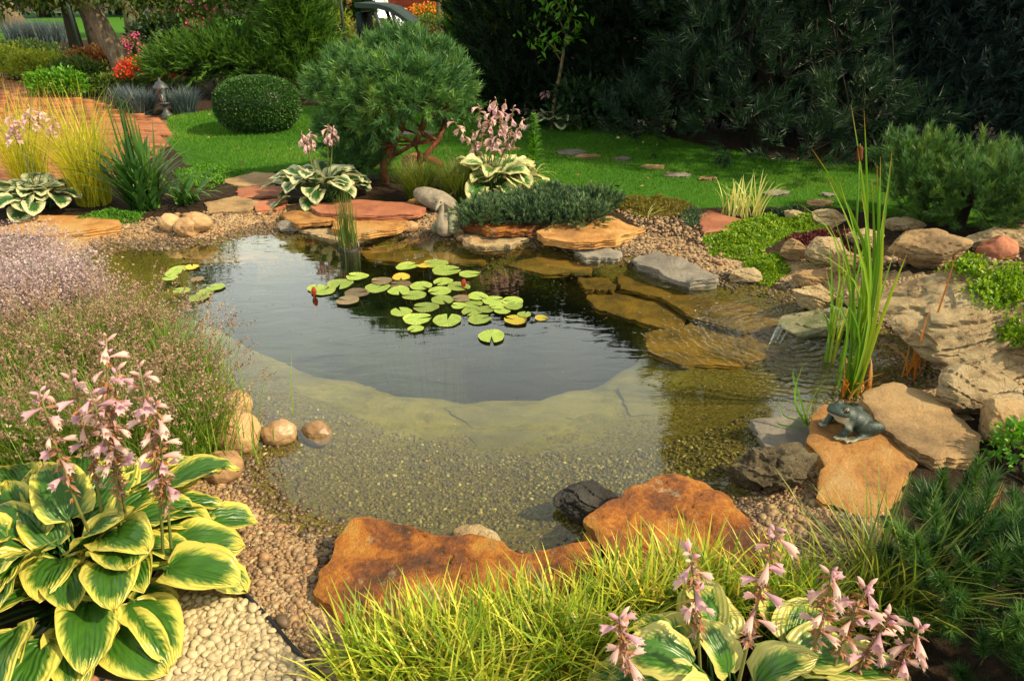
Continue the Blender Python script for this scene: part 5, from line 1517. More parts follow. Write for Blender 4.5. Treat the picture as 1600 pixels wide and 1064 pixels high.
# ------------------------------------------------------------------ plants of the far shore
hm = hosta((503, 312), M['hosta_w'], 'white edged hosta left of the pine with two pale flower spikes', .36, 46, .20, seed=12, hgt=.95)
b = np.array(hm.location)
for x, y in ((470, 208), (484, 206), (512, 196), (520, 198), (478, 218)):
    stalk(hm, (random.gauss(0, .04), random.gauss(0, .04), .05), atY(x, y, b[1] + .02) - b, .006, 6, .25, FLW_S, BUD, .8, 25, 2)
hr = hosta((770, 306), M['hosta_m'], 'pale hosta under the pink flower spikes right of the pine', .42, 60, .19, seed=15, hgt=1.2)
b = np.array(hr.location)
for x, y in ((708, 188), (738, 205), (748, 165), (765, 160), (775, 155), (790, 158), (802, 168), (818, 185), (742, 225), (760, 185), (782, 200), (800, 205), (770, 215)):
    stalk(hr, (random.gauss(0, .08), random.gauss(0, .06), .05), atY(x, y, b[1] + random.uniform(-.1, .1)) - b, .006, 6, .38, FLW_S, BUD, .85, 25, 2)
hl = hosta((62, 325), M['hosta_w'], 'white edged hosta on the far left below the golden grass', .34, 46, .19, seed=18, hgt=.85)
b = np.array(hl.location)
for x, y in ((20, 182), (48, 168), (62, 172), (85, 185), (18, 202)):
    stalk(hl, (random.gauss(0, .05), random.gauss(0, .04), .05), atY(x, y, b[1] + .15) - b, .005, 7, .2, FLW_S, BUD, .85, 15, 2)
hf = hosta((868, 200), M['hosta_w'], 'distant variegated hosta behind the sapling trunk', .40, 46, .18, seed=21, hgt=.9)
b = np.array(hf.location)
for x, y in ((850, 140), (886, 142)):
    stalk(hf, (0, 0, .05), atY(x, y, b[1]) - b, .007, 9, .3, FLW_S, BUD, 1.0, 25, 0)
hosta((1022, 212), M['hosta_w'], 'small variegated hosta at the foot of the dark pine', .26, 20, .16, seed=23)

clump((55, 300), 340, 1.05, .0065, M['gold'], 'golden_grass', 'golden feather grass clump at the left edge', 'ornamental grass', .13, (0, .5), (.2, 1.7), 6)
clump((148, 318), 500, 1.05, .0065, M['gold'], 'golden_grass', 'golden feather grass clump left of the sword leaved iris', 'ornamental grass', .13, (0, .5), (.15, 1.6), 6)
clump((228, 326), 150, .74, .042, M['iris'], 'iris', 'dark green sword leaved iris beside the golden grass', 'iris', .10, (.05, .7), (.2, 1.9), 6, part='leaves')
c = hit(228, 322)
root = empty('iris', c, 'upright fan of tall iris leaves rising from the sword leaved clump', 'iris')
V, F, A = blades(np.c_[rng.normal(size=(12, 2)) * .03, np.zeros(12)], rng.random(12) * 6.28, rng.uniform(.7, 1.02, 12), .032, np.full(12, .03), rng.uniform(.02, .12, 12), 5)
for i in range(12):
    link('leaf', mk_mesh('leaf', V[i * 12:i * 12 + 12], F[:5], M['iris'], {q: A[q][i * 12:i * 12 + 12] for q in A}), root)
clump((290, 318), 45, .5, .028, M['iris'], 'iris', 'low arching iris leaves reaching over the paving stones', 'iris', .08, (.5, 1.0), (1.2, 2.1), 6, part='leaves')
clump((655, 314), 1200, .46, .0042, M['tuft'], 'sedge_tuft', 'round fine green sedge tuft, left of the pair before the pine', 'sedge', .09, (0, .6), (.5, 1.7), 4)
clump((716, 314), 1200, .46, .0042, M['tuft'], 'sedge_tuft', 'round fine green sedge tuft, right of the pair before the pine', 'sedge', .09, (0, .6), (.5, 1.7), 4)
# lily stem with whorled narrow leaves
c = hit(833, 282)
root = empty('lily', c, 'leafy upright lily stem right of the pink hosta flowers', 'lily')
H = atY(833, 180, c[1])[2] - c[2]
n = 420
z = rng.random(n) ** .9 * H
V, F, A = blades(np.c_[np.zeros((n, 2)), z], rng.random(n) * 6.28, (.14 - .10 * (z / H) ** 2), .014, rng.uniform(.5, .9, n), rng.uniform(1.2, 1.9, n), 3, 1, 0, 'leaf')
Acc().add(V, F, **A).obj('leaves', M['leaf_g'], root)['kind'] = 'stuff'
V, F = tube([(0, 0, -.02), (.01, 0, H * .5), (0, 0, H)], [.009, .008, .004], 6)
Acc().add(V, F, rnd=.5).obj('stem', M['leaf_g'], root)
clump((822, 300), 50, .42, .016, M['striped'], 'striped_grass', 'yellow striped drooping leaves between lily stem and low juniper', 'ornamental grass', .06, (.0, .4), (1.4, 3.0), 7, part='leaves')
clump((795, 303), 30, .30, .014, M['striped'], 'striped_grass', 'low yellow striped leaves at the left end of the low juniper', 'ornamental grass', .06, (.3, .9), (1.4, 2.6), 6, part='leaves')
clump((1172, 338), 34, .40, .016, M['striped'], 'striped_reed', 'cream striped reed clump on the lawn edge, right and larger', 'reed', .10, (0, .35), (.3, 1.9), 6, part='leaves')
clump((1140, 338), 16, .36, .016, M['striped'], 'striped_reed', 'cream striped reed clump on the lawn edge, left and smaller', 'reed', .07, (0, .25), (.2, 1.4), 6, part='leaves')
clump((1010, 340), 9, .22, .008, M['striped'], 'striped_reed', 'single little yellow grass on the gravel by the dry moss', 'grass', .02, (.3, 1.0), (1.0, 2.2), 5, part='leaves')
# low juniper
c = hit(850, 342)
pads = []
for k in range(26):
    q = atY(random.uniform(745, 940), random.uniform(300, 335), c[1] + random.uniform(-.18, .30)) - c
    q[2] = random.uniform(.02, .07)
    pads.append((*q, .15, .13, .055))
pine_tree('low_juniper', (850, 342), pads, M['juniper'], M['bark_d'], 'low spreading blue green juniper over the shore flagstones', 26, .034, .012, 2600, [([(0, .1, -.02), (0, .1, .05)], .03, .02)], cat='juniper', upb=.7, sh=1.3, ang=(20, 60), limb=.008)
carpet(P2([(950, 318), (985, 308), (1060, 312), (1085, 322), (1075, 336), (1000, 336)], .1), 7000, .035, .008, M['dry'], 'dry_moss', 'yellow brown dry moss strip on the gravel by the lawn', 'moss', .06)
carpet(P2([(1062, 332), (1080, 322), (1108, 335), (1110, 350), (1075, 352)], .1), 3500, .035, .010, M['juniper'], 'grey_thyme', 'dark grey green thyme cushion beside the red flagstone', 'ground cover', .09)
carpet(P2([(1096, 372), (1130, 350), (1185, 340), (1235, 345), (1238, 365), (1195, 388), (1190, 402), (1150, 398), (1110, 392)], .1), 15000, .022, .014, M['sedum'], 'stonecrop', 'bright green stonecrop mat spreading over the gravel at the right shore', 'stonecrop', .075)
carpet(P2([(1160, 402), (1215, 398), (1235, 420), (1205, 432), (1175, 425)], .08), 4500, .022, .014, M['sedum'], 'stonecrop', 'small stonecrop patch hanging down to the pale waterline stone', 'stonecrop', .05)
carpet(P2([(1205, 345), (1240, 330), (1290, 342), (1300, 358), (1250, 362)], .12), 6000, .022, .014, M['sedum'], 'stonecrop', 'stonecrop patch around the small cream stone by the lawn', 'stonecrop', .07)
carpet(P2([(1230, 362), (1290, 352), (1360, 362), (1370, 385), (1300, 380), (1245, 374)], .14), 4500, .03, .014, M['sedum_r'], 'red_sedum', 'dark red ground cover between the rockery boulders', 'ground cover', .08)
carpet(P2([(1170, 328), (1240, 324), (1310, 332), (1300, 345), (1220, 345)], .12), 3500, .03, .014, M['leaf_d'], 'dark_ground_cover', 'dark leafy ground cover along the lawn edge behind the stonecrop', 'ground cover', .05)
carpet(P2([(120, 340), (170, 328), (225, 330), (215, 343), (150, 345)], .1), 3000, .03, .007, M['leaf_g'], 'moss_mat', 'fresh green mossy mat in front of the golden grass', 'moss', .05)
carpet(P2([(270, 270), (330, 258), (380, 268), (360, 282), (330, 295), (285, 290)], .1), 5000, .03, .010, M['leaf_g'], 'creeping_thyme', 'pale green creeping thyme at the left lawn corner', 'ground cover', .04)
def back_of_boulder(px, py, s, n, label):
    """stonecrop cushion sitting on the huge boulder"""
    dg = bpy.context.evaluated_depsgraph_get()
    a = Acc()
    o_ = np.array([0, 0, CAM_H])
    P = []
    for _ in range(n):
        x, y = px + random.gauss(0, s), py + random.gauss(0, s * .55)
        h_, loc, nn, *_ = scene.ray_cast(dg, Vector(o_), Vector(ray(x, y)).normalized())
        if h_ and nn.z > .2: P.append(np.array(loc) + np.array([0, 0, .02 * random.random() + .005]))
    P = np.array(P)
    if len(P) < 10: return
    D = unit(rng.normal(size=(len(P), 3)) + np.array([0, 0, .8]))
    a.add(*leaflets(P, D, .024, .014)[:2], rnd=np.repeat(rng.random(len(P)), 4), t=.5)
    props(a.obj('stonecrop', M['sedum']), label, 'stonecrop', kind='stuff')
bpy.context.view_layer.update()
back_of_boulder(1578, 452, 26, 3000, 'bright stonecrop cushion on the back of the huge cream boulder')
back_of_boulder(1592, 525, 16, 1200, 'small stonecrop cushion low on the huge cream boulder at the right edge')
back_of_boulder(1508, 415, 14, 900, 'thin stonecrop patch at the upper tip of the huge cream boulder')
leafy('weed', (1590, 735), [(0, 0, .10, .12, .10, .10)], 500, .03, .018, M['leaf_g'], 'small leafy weed between the front mugo pine and the tan boulder', 'weed', 5)
# trained pine
c = hit(625, 285)
def pd(x, y, r, dy=0, fx=1.0, fz=.8):
    x = 615 + (x - 615) * .88
    y = y + 24 * min(1, max(0, (215 - y) / 120))
    q = atY(x, y, c[1] + dy)
    s = pxs(q) * r * .76
    return (*(q - c), s * fx, s, s * fz)
pads = [pd(*a_) for a_ in ((535, 92, 30, .0), (575, 78, 30, .1), (620, 62, 30, .15), (660, 66, 30, .1), (695, 84, 28, .1), (722, 112, 26, 0), (730, 148, 24, .05), (508, 112, 26, 0), (500, 142, 24, .1), (555, 112, 34, -.2), (600, 105, 34, -.3), (648, 102, 34, -.3), (690, 122, 32, -.25),
    (530, 150, 32, -.2), (572, 150, 34, -.4), (618, 148, 34, -.45), (664, 150, 32, -.4), (705, 158, 28, -.25), (540, 188, 32, -.2), (585, 186, 32, -.3), (520, 212, 28, 0), (555, 225, 32, -.05), (538, 252, 28, .05), (570, 262, 28, .1), (545, 285, 24, .05), (615, 130, 40, .3), (720, 182, 20, .1), (590, 215, 24, .1))]
def tp(*l): return [atY(x, y, c[1] + dy) - c for x, y, dy in l]
pine_tree('trained_pine', (625, 285), pads, M['pine'], M['bark_p'], 'bushy trained pine with twisted red trunks behind the pond', 60, .080, .0085, 1750,
          [(tp((604, 290, 0), (600, 262, 0), (612, 230, 0), (628, 200, 0), (622, 160, 0)), .048, .026), (tp((690, 262, -.1), (680, 252, -.1), (655, 245, -.1), (648, 225, -.1), (660, 200, -.1), (668, 170, -.1)), .04, .022), (tp((652, 256, -.1), (668, 240, -.1), (685, 220, -.08), (696, 190, 0)), .03, .018)], limb=.013, upb=.6, ang=(25, 75))
# ------------------------------------------------------------------ background
# clipped boxwood
c = hit(409, 203)
q = pxs(c + np.array([0, 0, .4]))
root = empty('boxwood_ball', c, 'dark clipped boxwood mound on the lawn', 'boxwood')
rx, rz = 62 * q, 40 * q
n = 26000
d = unit(rng.normal(size=(n, 3))); d[:, 2] = np.where(d[:, 2] < -.8, -d[:, 2], d[:, 2])
sup = (np.abs(d) ** 2.6).sum(1) ** (-1 / 2.6)
P = d * sup[:, None] * np.array([rx, rx * .92, rz]) * (1 - .06 * rng.random(n) ** 2 + .012 * rng.normal(size=n))[:, None] + np.array([0, 0, rz * .97])
Acc().add(*leaflets(P, unit(d + rng.normal(size=(n, 3)) * .8), .024, .015)[:2], rnd=np.repeat(rng.random(n), 4), t=.5).obj('foliage', M['box'], root)['kind'] = 'stuff'
V0, F0 = ICO3
sup = (np.abs(V0) ** 2.6).sum(1) ** (-1 / 2.6)
Acc().add(V0 * sup[:, None] * np.array([rx, rx * .92, rz]) * .93 + np.array([0, 0, rz * .97]), F0, rnd=.1, t=.5).obj('dark_core', M['box'], root)  # solid core, dark like the shade deep inside the leaves
# topiary standard far off
c = hit(562, 66)
s = pxs(c)
conifer('topiary_standard', (562, 66), 24 * s, 46 * s, M['box'], 'round topiary ball on a stem beyond the pine', 1500, 8, .10, .05, shape='globe', pos=c + np.array([0, 0, 16 * s]), cat='topiary', ragged=.04)
V, F = tube([(c[0], c[1], c[2]), (c[0], c[1], c[2] + 20 * s)], [.05, .05], 6)
tr_ = [o for o in bpy.data.objects if o.name.startswith('topiary_standard')][0]
Acc().add(V - np.array(tr_.location), F).obj('stem', M['bark_d'], tr_)

# dark conifer wall on the right and behind
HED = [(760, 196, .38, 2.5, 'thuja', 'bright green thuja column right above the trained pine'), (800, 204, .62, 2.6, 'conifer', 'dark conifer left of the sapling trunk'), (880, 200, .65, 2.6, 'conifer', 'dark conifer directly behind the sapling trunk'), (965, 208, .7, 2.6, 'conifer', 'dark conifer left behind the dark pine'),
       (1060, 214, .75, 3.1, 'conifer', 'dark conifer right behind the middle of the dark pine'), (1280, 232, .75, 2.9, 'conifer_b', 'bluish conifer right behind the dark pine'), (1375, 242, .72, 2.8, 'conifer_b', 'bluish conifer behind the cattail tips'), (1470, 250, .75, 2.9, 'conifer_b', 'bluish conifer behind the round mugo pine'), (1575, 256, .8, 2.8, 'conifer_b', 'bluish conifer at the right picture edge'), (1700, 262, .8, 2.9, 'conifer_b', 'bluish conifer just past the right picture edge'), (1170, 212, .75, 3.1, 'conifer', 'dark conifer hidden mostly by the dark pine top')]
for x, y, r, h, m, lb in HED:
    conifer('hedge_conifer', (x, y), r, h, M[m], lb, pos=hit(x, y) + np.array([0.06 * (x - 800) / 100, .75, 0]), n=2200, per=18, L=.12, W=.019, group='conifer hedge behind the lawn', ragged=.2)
# dark pine
c = hit(1175, 238)
pads = []
H = 4.0
rs = random.Random(5)
for k in range(60):
    t = ((k + .5) / 60) ** 1.25
    a_ = k * 2.39996
    R = 1.4 * (1 - t) ** 1.15 + .05
    q = rs.uniform(.55, 1.0)
    pads.append((R * q * math.cos(a_), R * q * math.sin(a_) * .9, .15 + t * H * .97, .38, .38, .30))
pads.append((0, 0, 1.1, .75, .75, 1.1))
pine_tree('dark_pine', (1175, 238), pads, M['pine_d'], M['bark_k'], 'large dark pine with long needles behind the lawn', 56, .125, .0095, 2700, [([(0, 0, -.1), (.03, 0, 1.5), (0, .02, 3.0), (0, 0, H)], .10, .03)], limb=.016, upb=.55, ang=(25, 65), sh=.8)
# dark leafy shrubs along the hedge foot
leafy('peony_shrub', (940, 203), [(-.25, 0, .28, .40, .3, .28), (.25, 0, .30, .42, .3, .30)], 1500, .14, .045, M['leaf_d'], 'dark leafy peony bush right of the distant hosta', 'shrub', 8)
leafy('dark_shrub', (775, 178), [(0, 0, .35, .6, .4, .38)], 1500, .14, .05, M['leaf_d'], 'dark leafy shrub behind the pink hosta flowers', 'shrub', 8)
clump((1395, 268), 140, .5, .018, M['leaf_d'], 'dark_daylily', 'dark arching strap leaves before the hedge behind the cattail', 'daylily', .3, (.1, .8), (1.0, 2.0), 5)
# sapling
c = hit(862, 203)
root = empty('sapling', c, 'thin leaning sapling with sparse light green leaves in front of the hedge', 'sapling')
w = Acc()
pt = [atY(x, y, c[1]) - c for x, y in ((862, 206), (866, 160), (876, 110), (884, 60), (893, 20), (900, -40), (905, -100))]
V, F = tube(pt, [.028, .025, .022, .018, .014, .01, .006], 7); w.add(V, F)
lp = []
for (x, y), (x1, y1) in (((876, 95), (820, 30)), ((880, 78), (905, 40)), ((884, 55), (850, 0)), ((888, 40), (925, 0)), ((878, 85), (838, 60)), ((893, 15), (870, -50)), ((895, 0), (930, -60)), ((888, 30), (835, -20))):
    p_ = branch(w, atY(x, y, c[1]) - c, atY(x1, y1, c[1] + random.uniform(-.4, .3)) - c, .010, .004, -.08)
    lp += list(p_[2:])
w.obj('trunk', M['bark_s'], root)
lp = np.array(lp)
P = np.repeat(lp, 9, 0) + rng.normal(size=(len(lp) * 9, 3)) * .10
Acc().add(*leaflets(P, unit(rng.normal(size=P.shape) * .7 + np.array([0, 0, .6])), rng.uniform(.08, .15, len(P)), .045)[:2], rnd=np.repeat(rng.random(len(P)), 4), t=.5).obj('crown', M['leaf_g'], root)['kind'] = 'stuff'

# left: conical conifer, spreading juniper, flowering plants
conifer('green_conifer', (480, 150), .62, 2.5, M['thuja'], 'green conical conifer left of the trained pine', 2600, 14, .15, .020, shape='cone')
conifer('green_conifer', (440, 112), .5, 2.2, M['thuja'], 'loose light green conifer between the pink phlox and the conical one', 1200, 12, .16, .022, shape='cone')
c = hit(365, 150)
pads = []
for k in range(22):
    a_ = k * 2.4; q = .2 + .8 * (k / 22)
    pads.append((1.15 * q * math.cos(a_), .7 * q * math.sin(a_), .28 + .42 * (1 - q) + random.uniform(0, .15), .34, .30, .17))
pine_tree('spreading_juniper', (365, 150), pads, M['thuja'], M['bark_d'], 'wide spreading green juniper behind the boxwood mound', 26, .10, .017, 2300, [([(0, 0, -.05), (0, 0, .35)], .06, .04)], cat='juniper', upb=.25, ang=(10, 45), sh=1.4, limb=.02)
def blooms(mat, n, L=.04, top=.35, per=7):
    def f(root, pads):
        a = Acc()
        for _ in range(n):
            q = random.choice(pads)
            d = on_sphere(1, .2)[0]; d[2] = abs(d[2]) * .9 + .1; d[1] = -abs(d[1])
            p = np.array(q[:3]) + d * np.array(q[3:]) * 1.08
            P = p + rng.normal(size=(per, 3)) * L * .7
            a.add(*leaflets(P, unit(rng.normal(size=(per, 3)) + np.array([0, -.3, .5])), L, L * .8)[:2], rnd=np.repeat(rng.random(per), 4), t=.5)
        a.obj('blossoms', mat, root)['kind'] = 'stuff'
    return f
leafy('red_phlox', (258, 148), [(-.3, 0, .28, .38, .3, .28), (.25, 0, .26, .40, .3, .26)], 1800, .07, .025, M['leaf'], 'red flowering bush behind the garden lantern', 'flowers', 8, extra=blooms(M['redfl'], 130))
leafy('pink_phlox', (222, 120), [(0, 0, .42, .22, .2, .35)], 600, .08, .025, M['leaf'], 'small pink flowers right beside the leaning trunk', 'flowers', 4, extra=blooms(M['pinkfl'], 26))
leafy('pink_phlox', (325, 110), [(0, 0, .75, .42, .35, .6), (.3, 0, 1.1, .35, .3, .5)], 2200, .09, .03, M['leaf_g'], 'tall magenta flowering shrub above the spreading juniper', 'flowers', 8, extra=blooms(M['pinkfl'], 70, .055))
leafy('dark_hydrangea', (255, 115), [(0, .5, .5, .75, .5, .5)], 1500, .15, .09, M['leaf_d'], 'dark big leaved shrub behind the red flowers', 'shrub', 6)
for k, (x, y, r, h, m, lb) in enumerate(((20, 122, .75, .50, 'leaf_y', 'pale variegated shrub at the far left edge'), (75, 128, .55, .48, 'leaf_y', 'pale variegated shrub second from the left edge'), (128, 138, .45, .45, 'leaf', 'green leafy shrub left of the russet one'), (160, 128, .50, .55, 'leaf_r', 'russet leaved shrub left of the leaning trunk'),
                                         (185, 148, .40, .28, 'leaf', 'low green plant at the foot of the leaning trunk'), (100, 152, .45, .38, 'leaf_g', 'low fresh green plant at the brick path edge'), (50, 105, .9, .5, 'leaf', 'grey green shrub behind the pale variegated ones'), (-40, 110, .9, .6, 'leaf_y', 'pale shrub cut by the left picture edge'),
                                         (225, 100, .5, .45, 'leaf_y', 'yellow green shrub right behind the leaning trunk'))):
    leafy('border_shrub', (x, y), [(0, 0, h * .55, r, r * .7, h * .55), (r * .5, -.1, h * .45, r * .6, r * .5, h * .45), (-r * .5, -.1, h * .5, r * .6, r * .5, h * .5)], 1900, .085, .038, M[m], lb, 'shrub', 6, group='shrubs along the brick path')
for x, y, lb in ((225, 178, 'blue fescue tuft left of the garden lantern'), (290, 176, 'blue fescue tuft right of the garden lantern'), (200, 172, 'blue fescue tuft at the brick path below the leaning trunk')):
    clump((x, y), 900, .42, .010, M['fescue'], 'blue_fescue', lb, 'fescue', .14, (0, .7), (.4, 1.5), 3, group='blue fescue tufts')
clump((277, 178), 90, .10, .008, M['leaf_g'], 'grass_tuft', 'tiny green grass tuft right of the lantern foot', 'grass', .05, (0, .6), (.3, 1.0), 3)
for x, y, r, lb in ((45, 66, 1.3, 'grey green lavender hedge far left on the lawn, left half'), (85, 66, 1.1, 'grey green lavender hedge far left on the lawn, right half')):
    clump((x, y), 900, .75, .018, M['fescue'], 'lavender_hedge', lb, 'lavender', .6, (0, .5), (.1, .7), 3)
# trees at the left
def tree(px, trunk, r0, r1, crown, n, label, mat, bark, L=.13, W=.06, limbs=9, name='tree', pos=None):
    c = np.array(pos) if pos is not None else hit(*px)
    root = empty(name, c, label, 'tree')
    w = Acc()
    tp_ = np.array([np.array(t) for t in trunk], float)
    V, F = tube(tp_, np.linspace(r0, r1, len(tp_)) * np.r_[1.25, np.ones(len(tp_) - 1)], 10); w.add(V, F)
    a = Acc()
    vol = np.array([q[3] * q[4] for q in crown])
    for q, cnt in zip(crown, (n * vol / vol.sum()).astype(int)):
        branch(w, tp_[-1] if random.random() < .6 else tp_[-2], q[:3], r1 * .8, .015, n=7)
        for _ in range(5):
            e = np.array(q[:3]) + unit(rng.normal(size=3)) * np.array(q[3:]) * .8
            branch(w, q[:3], e, .02, .006, n=5, sides=5, wob=.1)
        d = unit(rng.normal(size=(cnt, 3)))
        cl = unit(rng.normal(size=(40, 3)))
        near_ = (d @ cl.T).max(1)
        rr = rng.random(cnt) ** .45
        keep_ = near_ > .90 - .12 * rng.random(cnt)
        P = np.array(q[:3]) + d * np.array(q[3:]) * rr[:, None]
        P = P[keep_]
        D = unit(rng.normal(size=P.shape) * .7 + np.array([0, 0, -.7]))
        a.add(*leaflets(P, D, L * rng.uniform(.6, 1.2, len(P)), W)[:2], rnd=np.repeat(rng.random(len(P)), 4), t=.5)
    w.obj('trunk', bark, root)
    a.obj('crown', mat, root)['kind'] = 'stuff'
    return root
c = hit(208, 140)
s = pxs(c)
tree((208, 140), [(0, 0, -.1), (-.12, 0, .5), (-.35, 0, 1.2), (-.62, 0, 1.9), (-.9, .1, 2.8)], .18, .12, [(-.5, -.4, 1.75, 1.1, .6, .5), (.8, -.2, 1.6, .8, .6, .55), (1.9, 0, 1.6, 1.0, .6, .6), (-1.8, -.1, 1.75, 1.1, .8, .55), (3.1, .4, 1.75, .9, .7, .6), (1.9, .3, 2.1, 1.2, .8, .6), (-.4, 0, 3.0, 1.7, 1.4, 1.0), (-1.2, 0, 4.1, 1.5, 1.3, .9)], 14500, 'leaning fruit tree with grey bark behind the blue fescue', M['leaf'], M['bark'])
tree((122, 82), [(0, 0, -.1), (0, 0, 1.0), (-.1, 0, 2.2)], .16, .12, [(0, -.3, 1.7, 1.7, 1.0, .6), (-1.8, 0, 1.8, 1.6, 1.2, .7), (1.5, 0, 3.4, 1.5, 1.4, .9), (0, 0, 4.6, 2.2, 1.6, 1.2)], 6500, 'dark trunked tree at the edge of the far left lawn', M['leaf_d'], M['bark_d'], .16, .08)
tree((152, 84), [(0, 0, -.1), (-.05, 0, .8), (-.25, 0, 1.8)], .13, .09, [(0, 0, 1.8, 1.2, 1.0, .6), (.6, 0, 3.0, 1.2, 1.0, .7)], 3000, 'thinner dark tree right beside the dark trunked one', M['leaf_d'], M['bark_d'], .16, .08)
tree((30, 52), [(0, 0, -.1), (-.3, 0, 1.0), (-.75, 0, 2.4)], .42, .3, [(-.8, 0, 4.0, 2.4, 2.0, 1.2), (1.2, 0, 4.6, 2.4, 2.0, 1.2)], 3500, 'thick sunlit trunk in the upper left corner', M['leaf'], M['bark'], .2, .1)
tree((213, 60), [(0, 0, -.1), (0, 0, 1.0), (.05, 0, 2.4)], .26, .2, [(0, 0, 3.6, 2.2, 2.0, 1.2), (1.8, 0, 4.0, 2.0, 2.0, 1.3)], 3500, 'far tree with orange lit trunk behind the leaning one', M['leaf_d'], M['bark'], .2, .1)
tree((430, 80), [(0, 0, -.1), (0, 0, 1.0), (.05, 0, 2.4)], .12, .1, [(-.3, 0, 1.8, 1.1, 1.0, .9), (.1, 0, 2.4, 1.2, 1.0, .7)], 4000, 'slender tree left of the green conical conifer', M['leaf'], M['bark_s'], .14, .07)
tree((688, 70), [(0, 0, -.1), (.02, 0, 1.2), (0, 0, 2.8)], .09, .07, [(0, 0, 3.4, 1.0, 1.0, .8)], 1200, 'slim pale trunk in front of the brick house', M['leaf'], M['bark_s'], .16, .08)
tree((642, 48), [(0, 0, -.1), (.02, 0, 1.2), (0, 0, 2.6)], .09, .07, [(0, 0, 2.6, .9, .9, .6)], 1000, 'slim trunk with dark leaves left on the brick house wall', M['leaf_d'], M['bark_s'], .16, .08)
# distant trees closing the view
for k, (x, y, sc) in enumerate(((-60, 30, 1.0), (70, 27, 1.15), (190, 24, 1.05), (300, 26, .95), (400, 24, .8), (800, 26, 1.3), (950, 24, 1.4), (1150, 20, 1.4), (1400, 20, 1.4))):
    lb = ['far dark tree beyond the left picture edge', 'far dark tree behind the thick corner trunk', 'far dark tree above the leaning trunk', 'far dark tree above the magenta flowers', 'far dark tree behind the slender one', 'far tree hidden behind the thuja', 'far tree behind the conifer hedge, left of three', 'far tree behind the conifer hedge, middle of three', 'far tree behind the conifer hedge, right of three'][k]
    tree((x, y), [(0, 0, -.1), (0, 0, 1.5 * sc), (.1, 0, 3.5 * sc)], .3, .2, [(0, 0, 2.4 * sc, 3.4 * sc, 2.5, 2.3 * sc), (-2 * sc, 0, 3.6 * sc, 3.0 * sc, 2.5, 2.3 * sc), (2 * sc, 0, 4.2 * sc, 3.0 * sc, 2.5, 2.4 * sc)], 5200, lb, M['leaf_d'], M['bark_d'], .42, .26, name='far_tree')
leafy('yellow_bush', (525, 72), [(0, 0, .5, .6, .5, .55)], 900, .14, .04, M['leaf_y'], 'yellow green bush behind the conical conifer', 'shrub', 4)
clump((557, 88), 300, .75, .02, M['dry'], 'dry_grass', 'dry tan grass under the topiary ball', 'grass', .4, (0, .4), (.2, 1.0), 3)
leafy('hedge_shrub', (600, 80), [(0, 0, .4, 1.0, .6, .4), (1.4, 0, .45, 1.0, .6, .45)], 1800, .12, .05, M['leaf'], 'low green shrubs behind the top of the trained pine', 'shrub', 4)
leafy('orange_daylilies', (672, 55), [(0, 0, .5, .9, .5, .45)], 900, .16, .04, M['leaf_g'], 'orange flowers in front of the brick house', 'flowers', 4, extra=blooms(M['orangefl'], 40, .09))

# ------------------------------------------------------------------ far buildings and furniture
M['white'] = m_plain('white_paint', (.78, .78, .76), .5, .4, var=.05)
M['darkmetal'] = m_plain('dark_green_metal', (.018, .028, .024), .45, .5)
M['canvas'] = m_plain('dark_green_canvas', (.02, .034, .034), .8, .2)
M['glassd'] = m_plain('dark_window_glass', (.03, .045, .055), .08, .6, var=.05, bump=0)
M['sheen'] = m_plain('car_paint_white', (.62, .70, .74), .25, .5, var=.03, bump=0)
M['orangewood'] = m_plain('orange_wood', (.46, .22, .06), .7, .3)
def m_housebrick():
    n = NT('house_brick')
    b_ = n.n('TexBrick'); mp = n.n('Mapping'); mp.inputs['Rotation'].default_value = (math.pi / 2, 0, 0)
    n.l(n.coords('Object'), mp.inputs[0]); n.l(mp.outputs[0], b_.inputs['Vector'])
    b_.inputs['Scale'].default_value = 4.0; b_.inputs['Color1'].default_value = (.40, .075, .03, 1); b_.inputs['Color2'].default_value = (.30, .05, .022, 1); b_.inputs['Mortar'].default_value = (.30, .12, .07, 1)
    b_.inputs['Mortar Size'].default_value = .015
    return n.done(n.pbsdf(b_.outputs['Color'], .85, .2))
M['hbrick'] = m_housebrick()
Yh = 30.0
cA, cB = atY(610, 44, Yh), atY(790, 44, Yh)
zg = T1(cA[0], Yh)
root = empty('brick_house', ((cA[0] + cB[0]) / 2, Yh, zg), 'red brick house at the end of the garden', 'house')
wd = cB[0] - cA[0]
V, F = box((0, 3, 1.8), (wd, 6, 3.6)); Acc().add(V, F).obj('wall', M['hbrick'], root, smooth=False)
V, F = box((-wd / 2 - .18, -.05, 1.8), (.34, .2, 3.6)); Acc().add(V, F).obj('corner_post', M['white'], root, smooth=False)
a = Acc(); V = np.array([(-wd / 2 - .5, -.6, 3.62), (wd / 2 + .5, -.6, 3.62), (wd / 2 + .5, 6.6, 3.62), (-wd / 2 - .5, 6.6, 3.62), (-wd / 2 + 1, 3, 5.2), (wd / 2 - 1, 3, 5.2)])
a.add(V, [np.array([[0, 1, 5, 4], [2, 3, 4, 5], [3, 2, 1, 0]]), np.array([[1, 2, 5], [3, 0, 4]])]).obj('roof', M['bark_d'], root, smooth=False)
# dark shed with an orange post
p = atY(510, 50, 24.0)
root = empty('garden_shed', (p[0], 24.0, T1(p[0], 24)), 'dark green shed with an orange corner post behind the conical conifer', 'shed')
V, F = box((0, 1, 1.3), (1.5, 2, 2.6)); Acc().add(V, F).obj('wall', M['canvas'], root, smooth=False)
V, F = box((.84, -.05, 1.3), (.16, .16, 2.6)); Acc().add(V, F).obj('post', M['orangewood'], root, smooth=False)
V, F = box((0, 1, 2.66), (2.0, 2.6, .1)); Acc().add(V, F).obj('roof', M['canvas'], root, smooth=False)
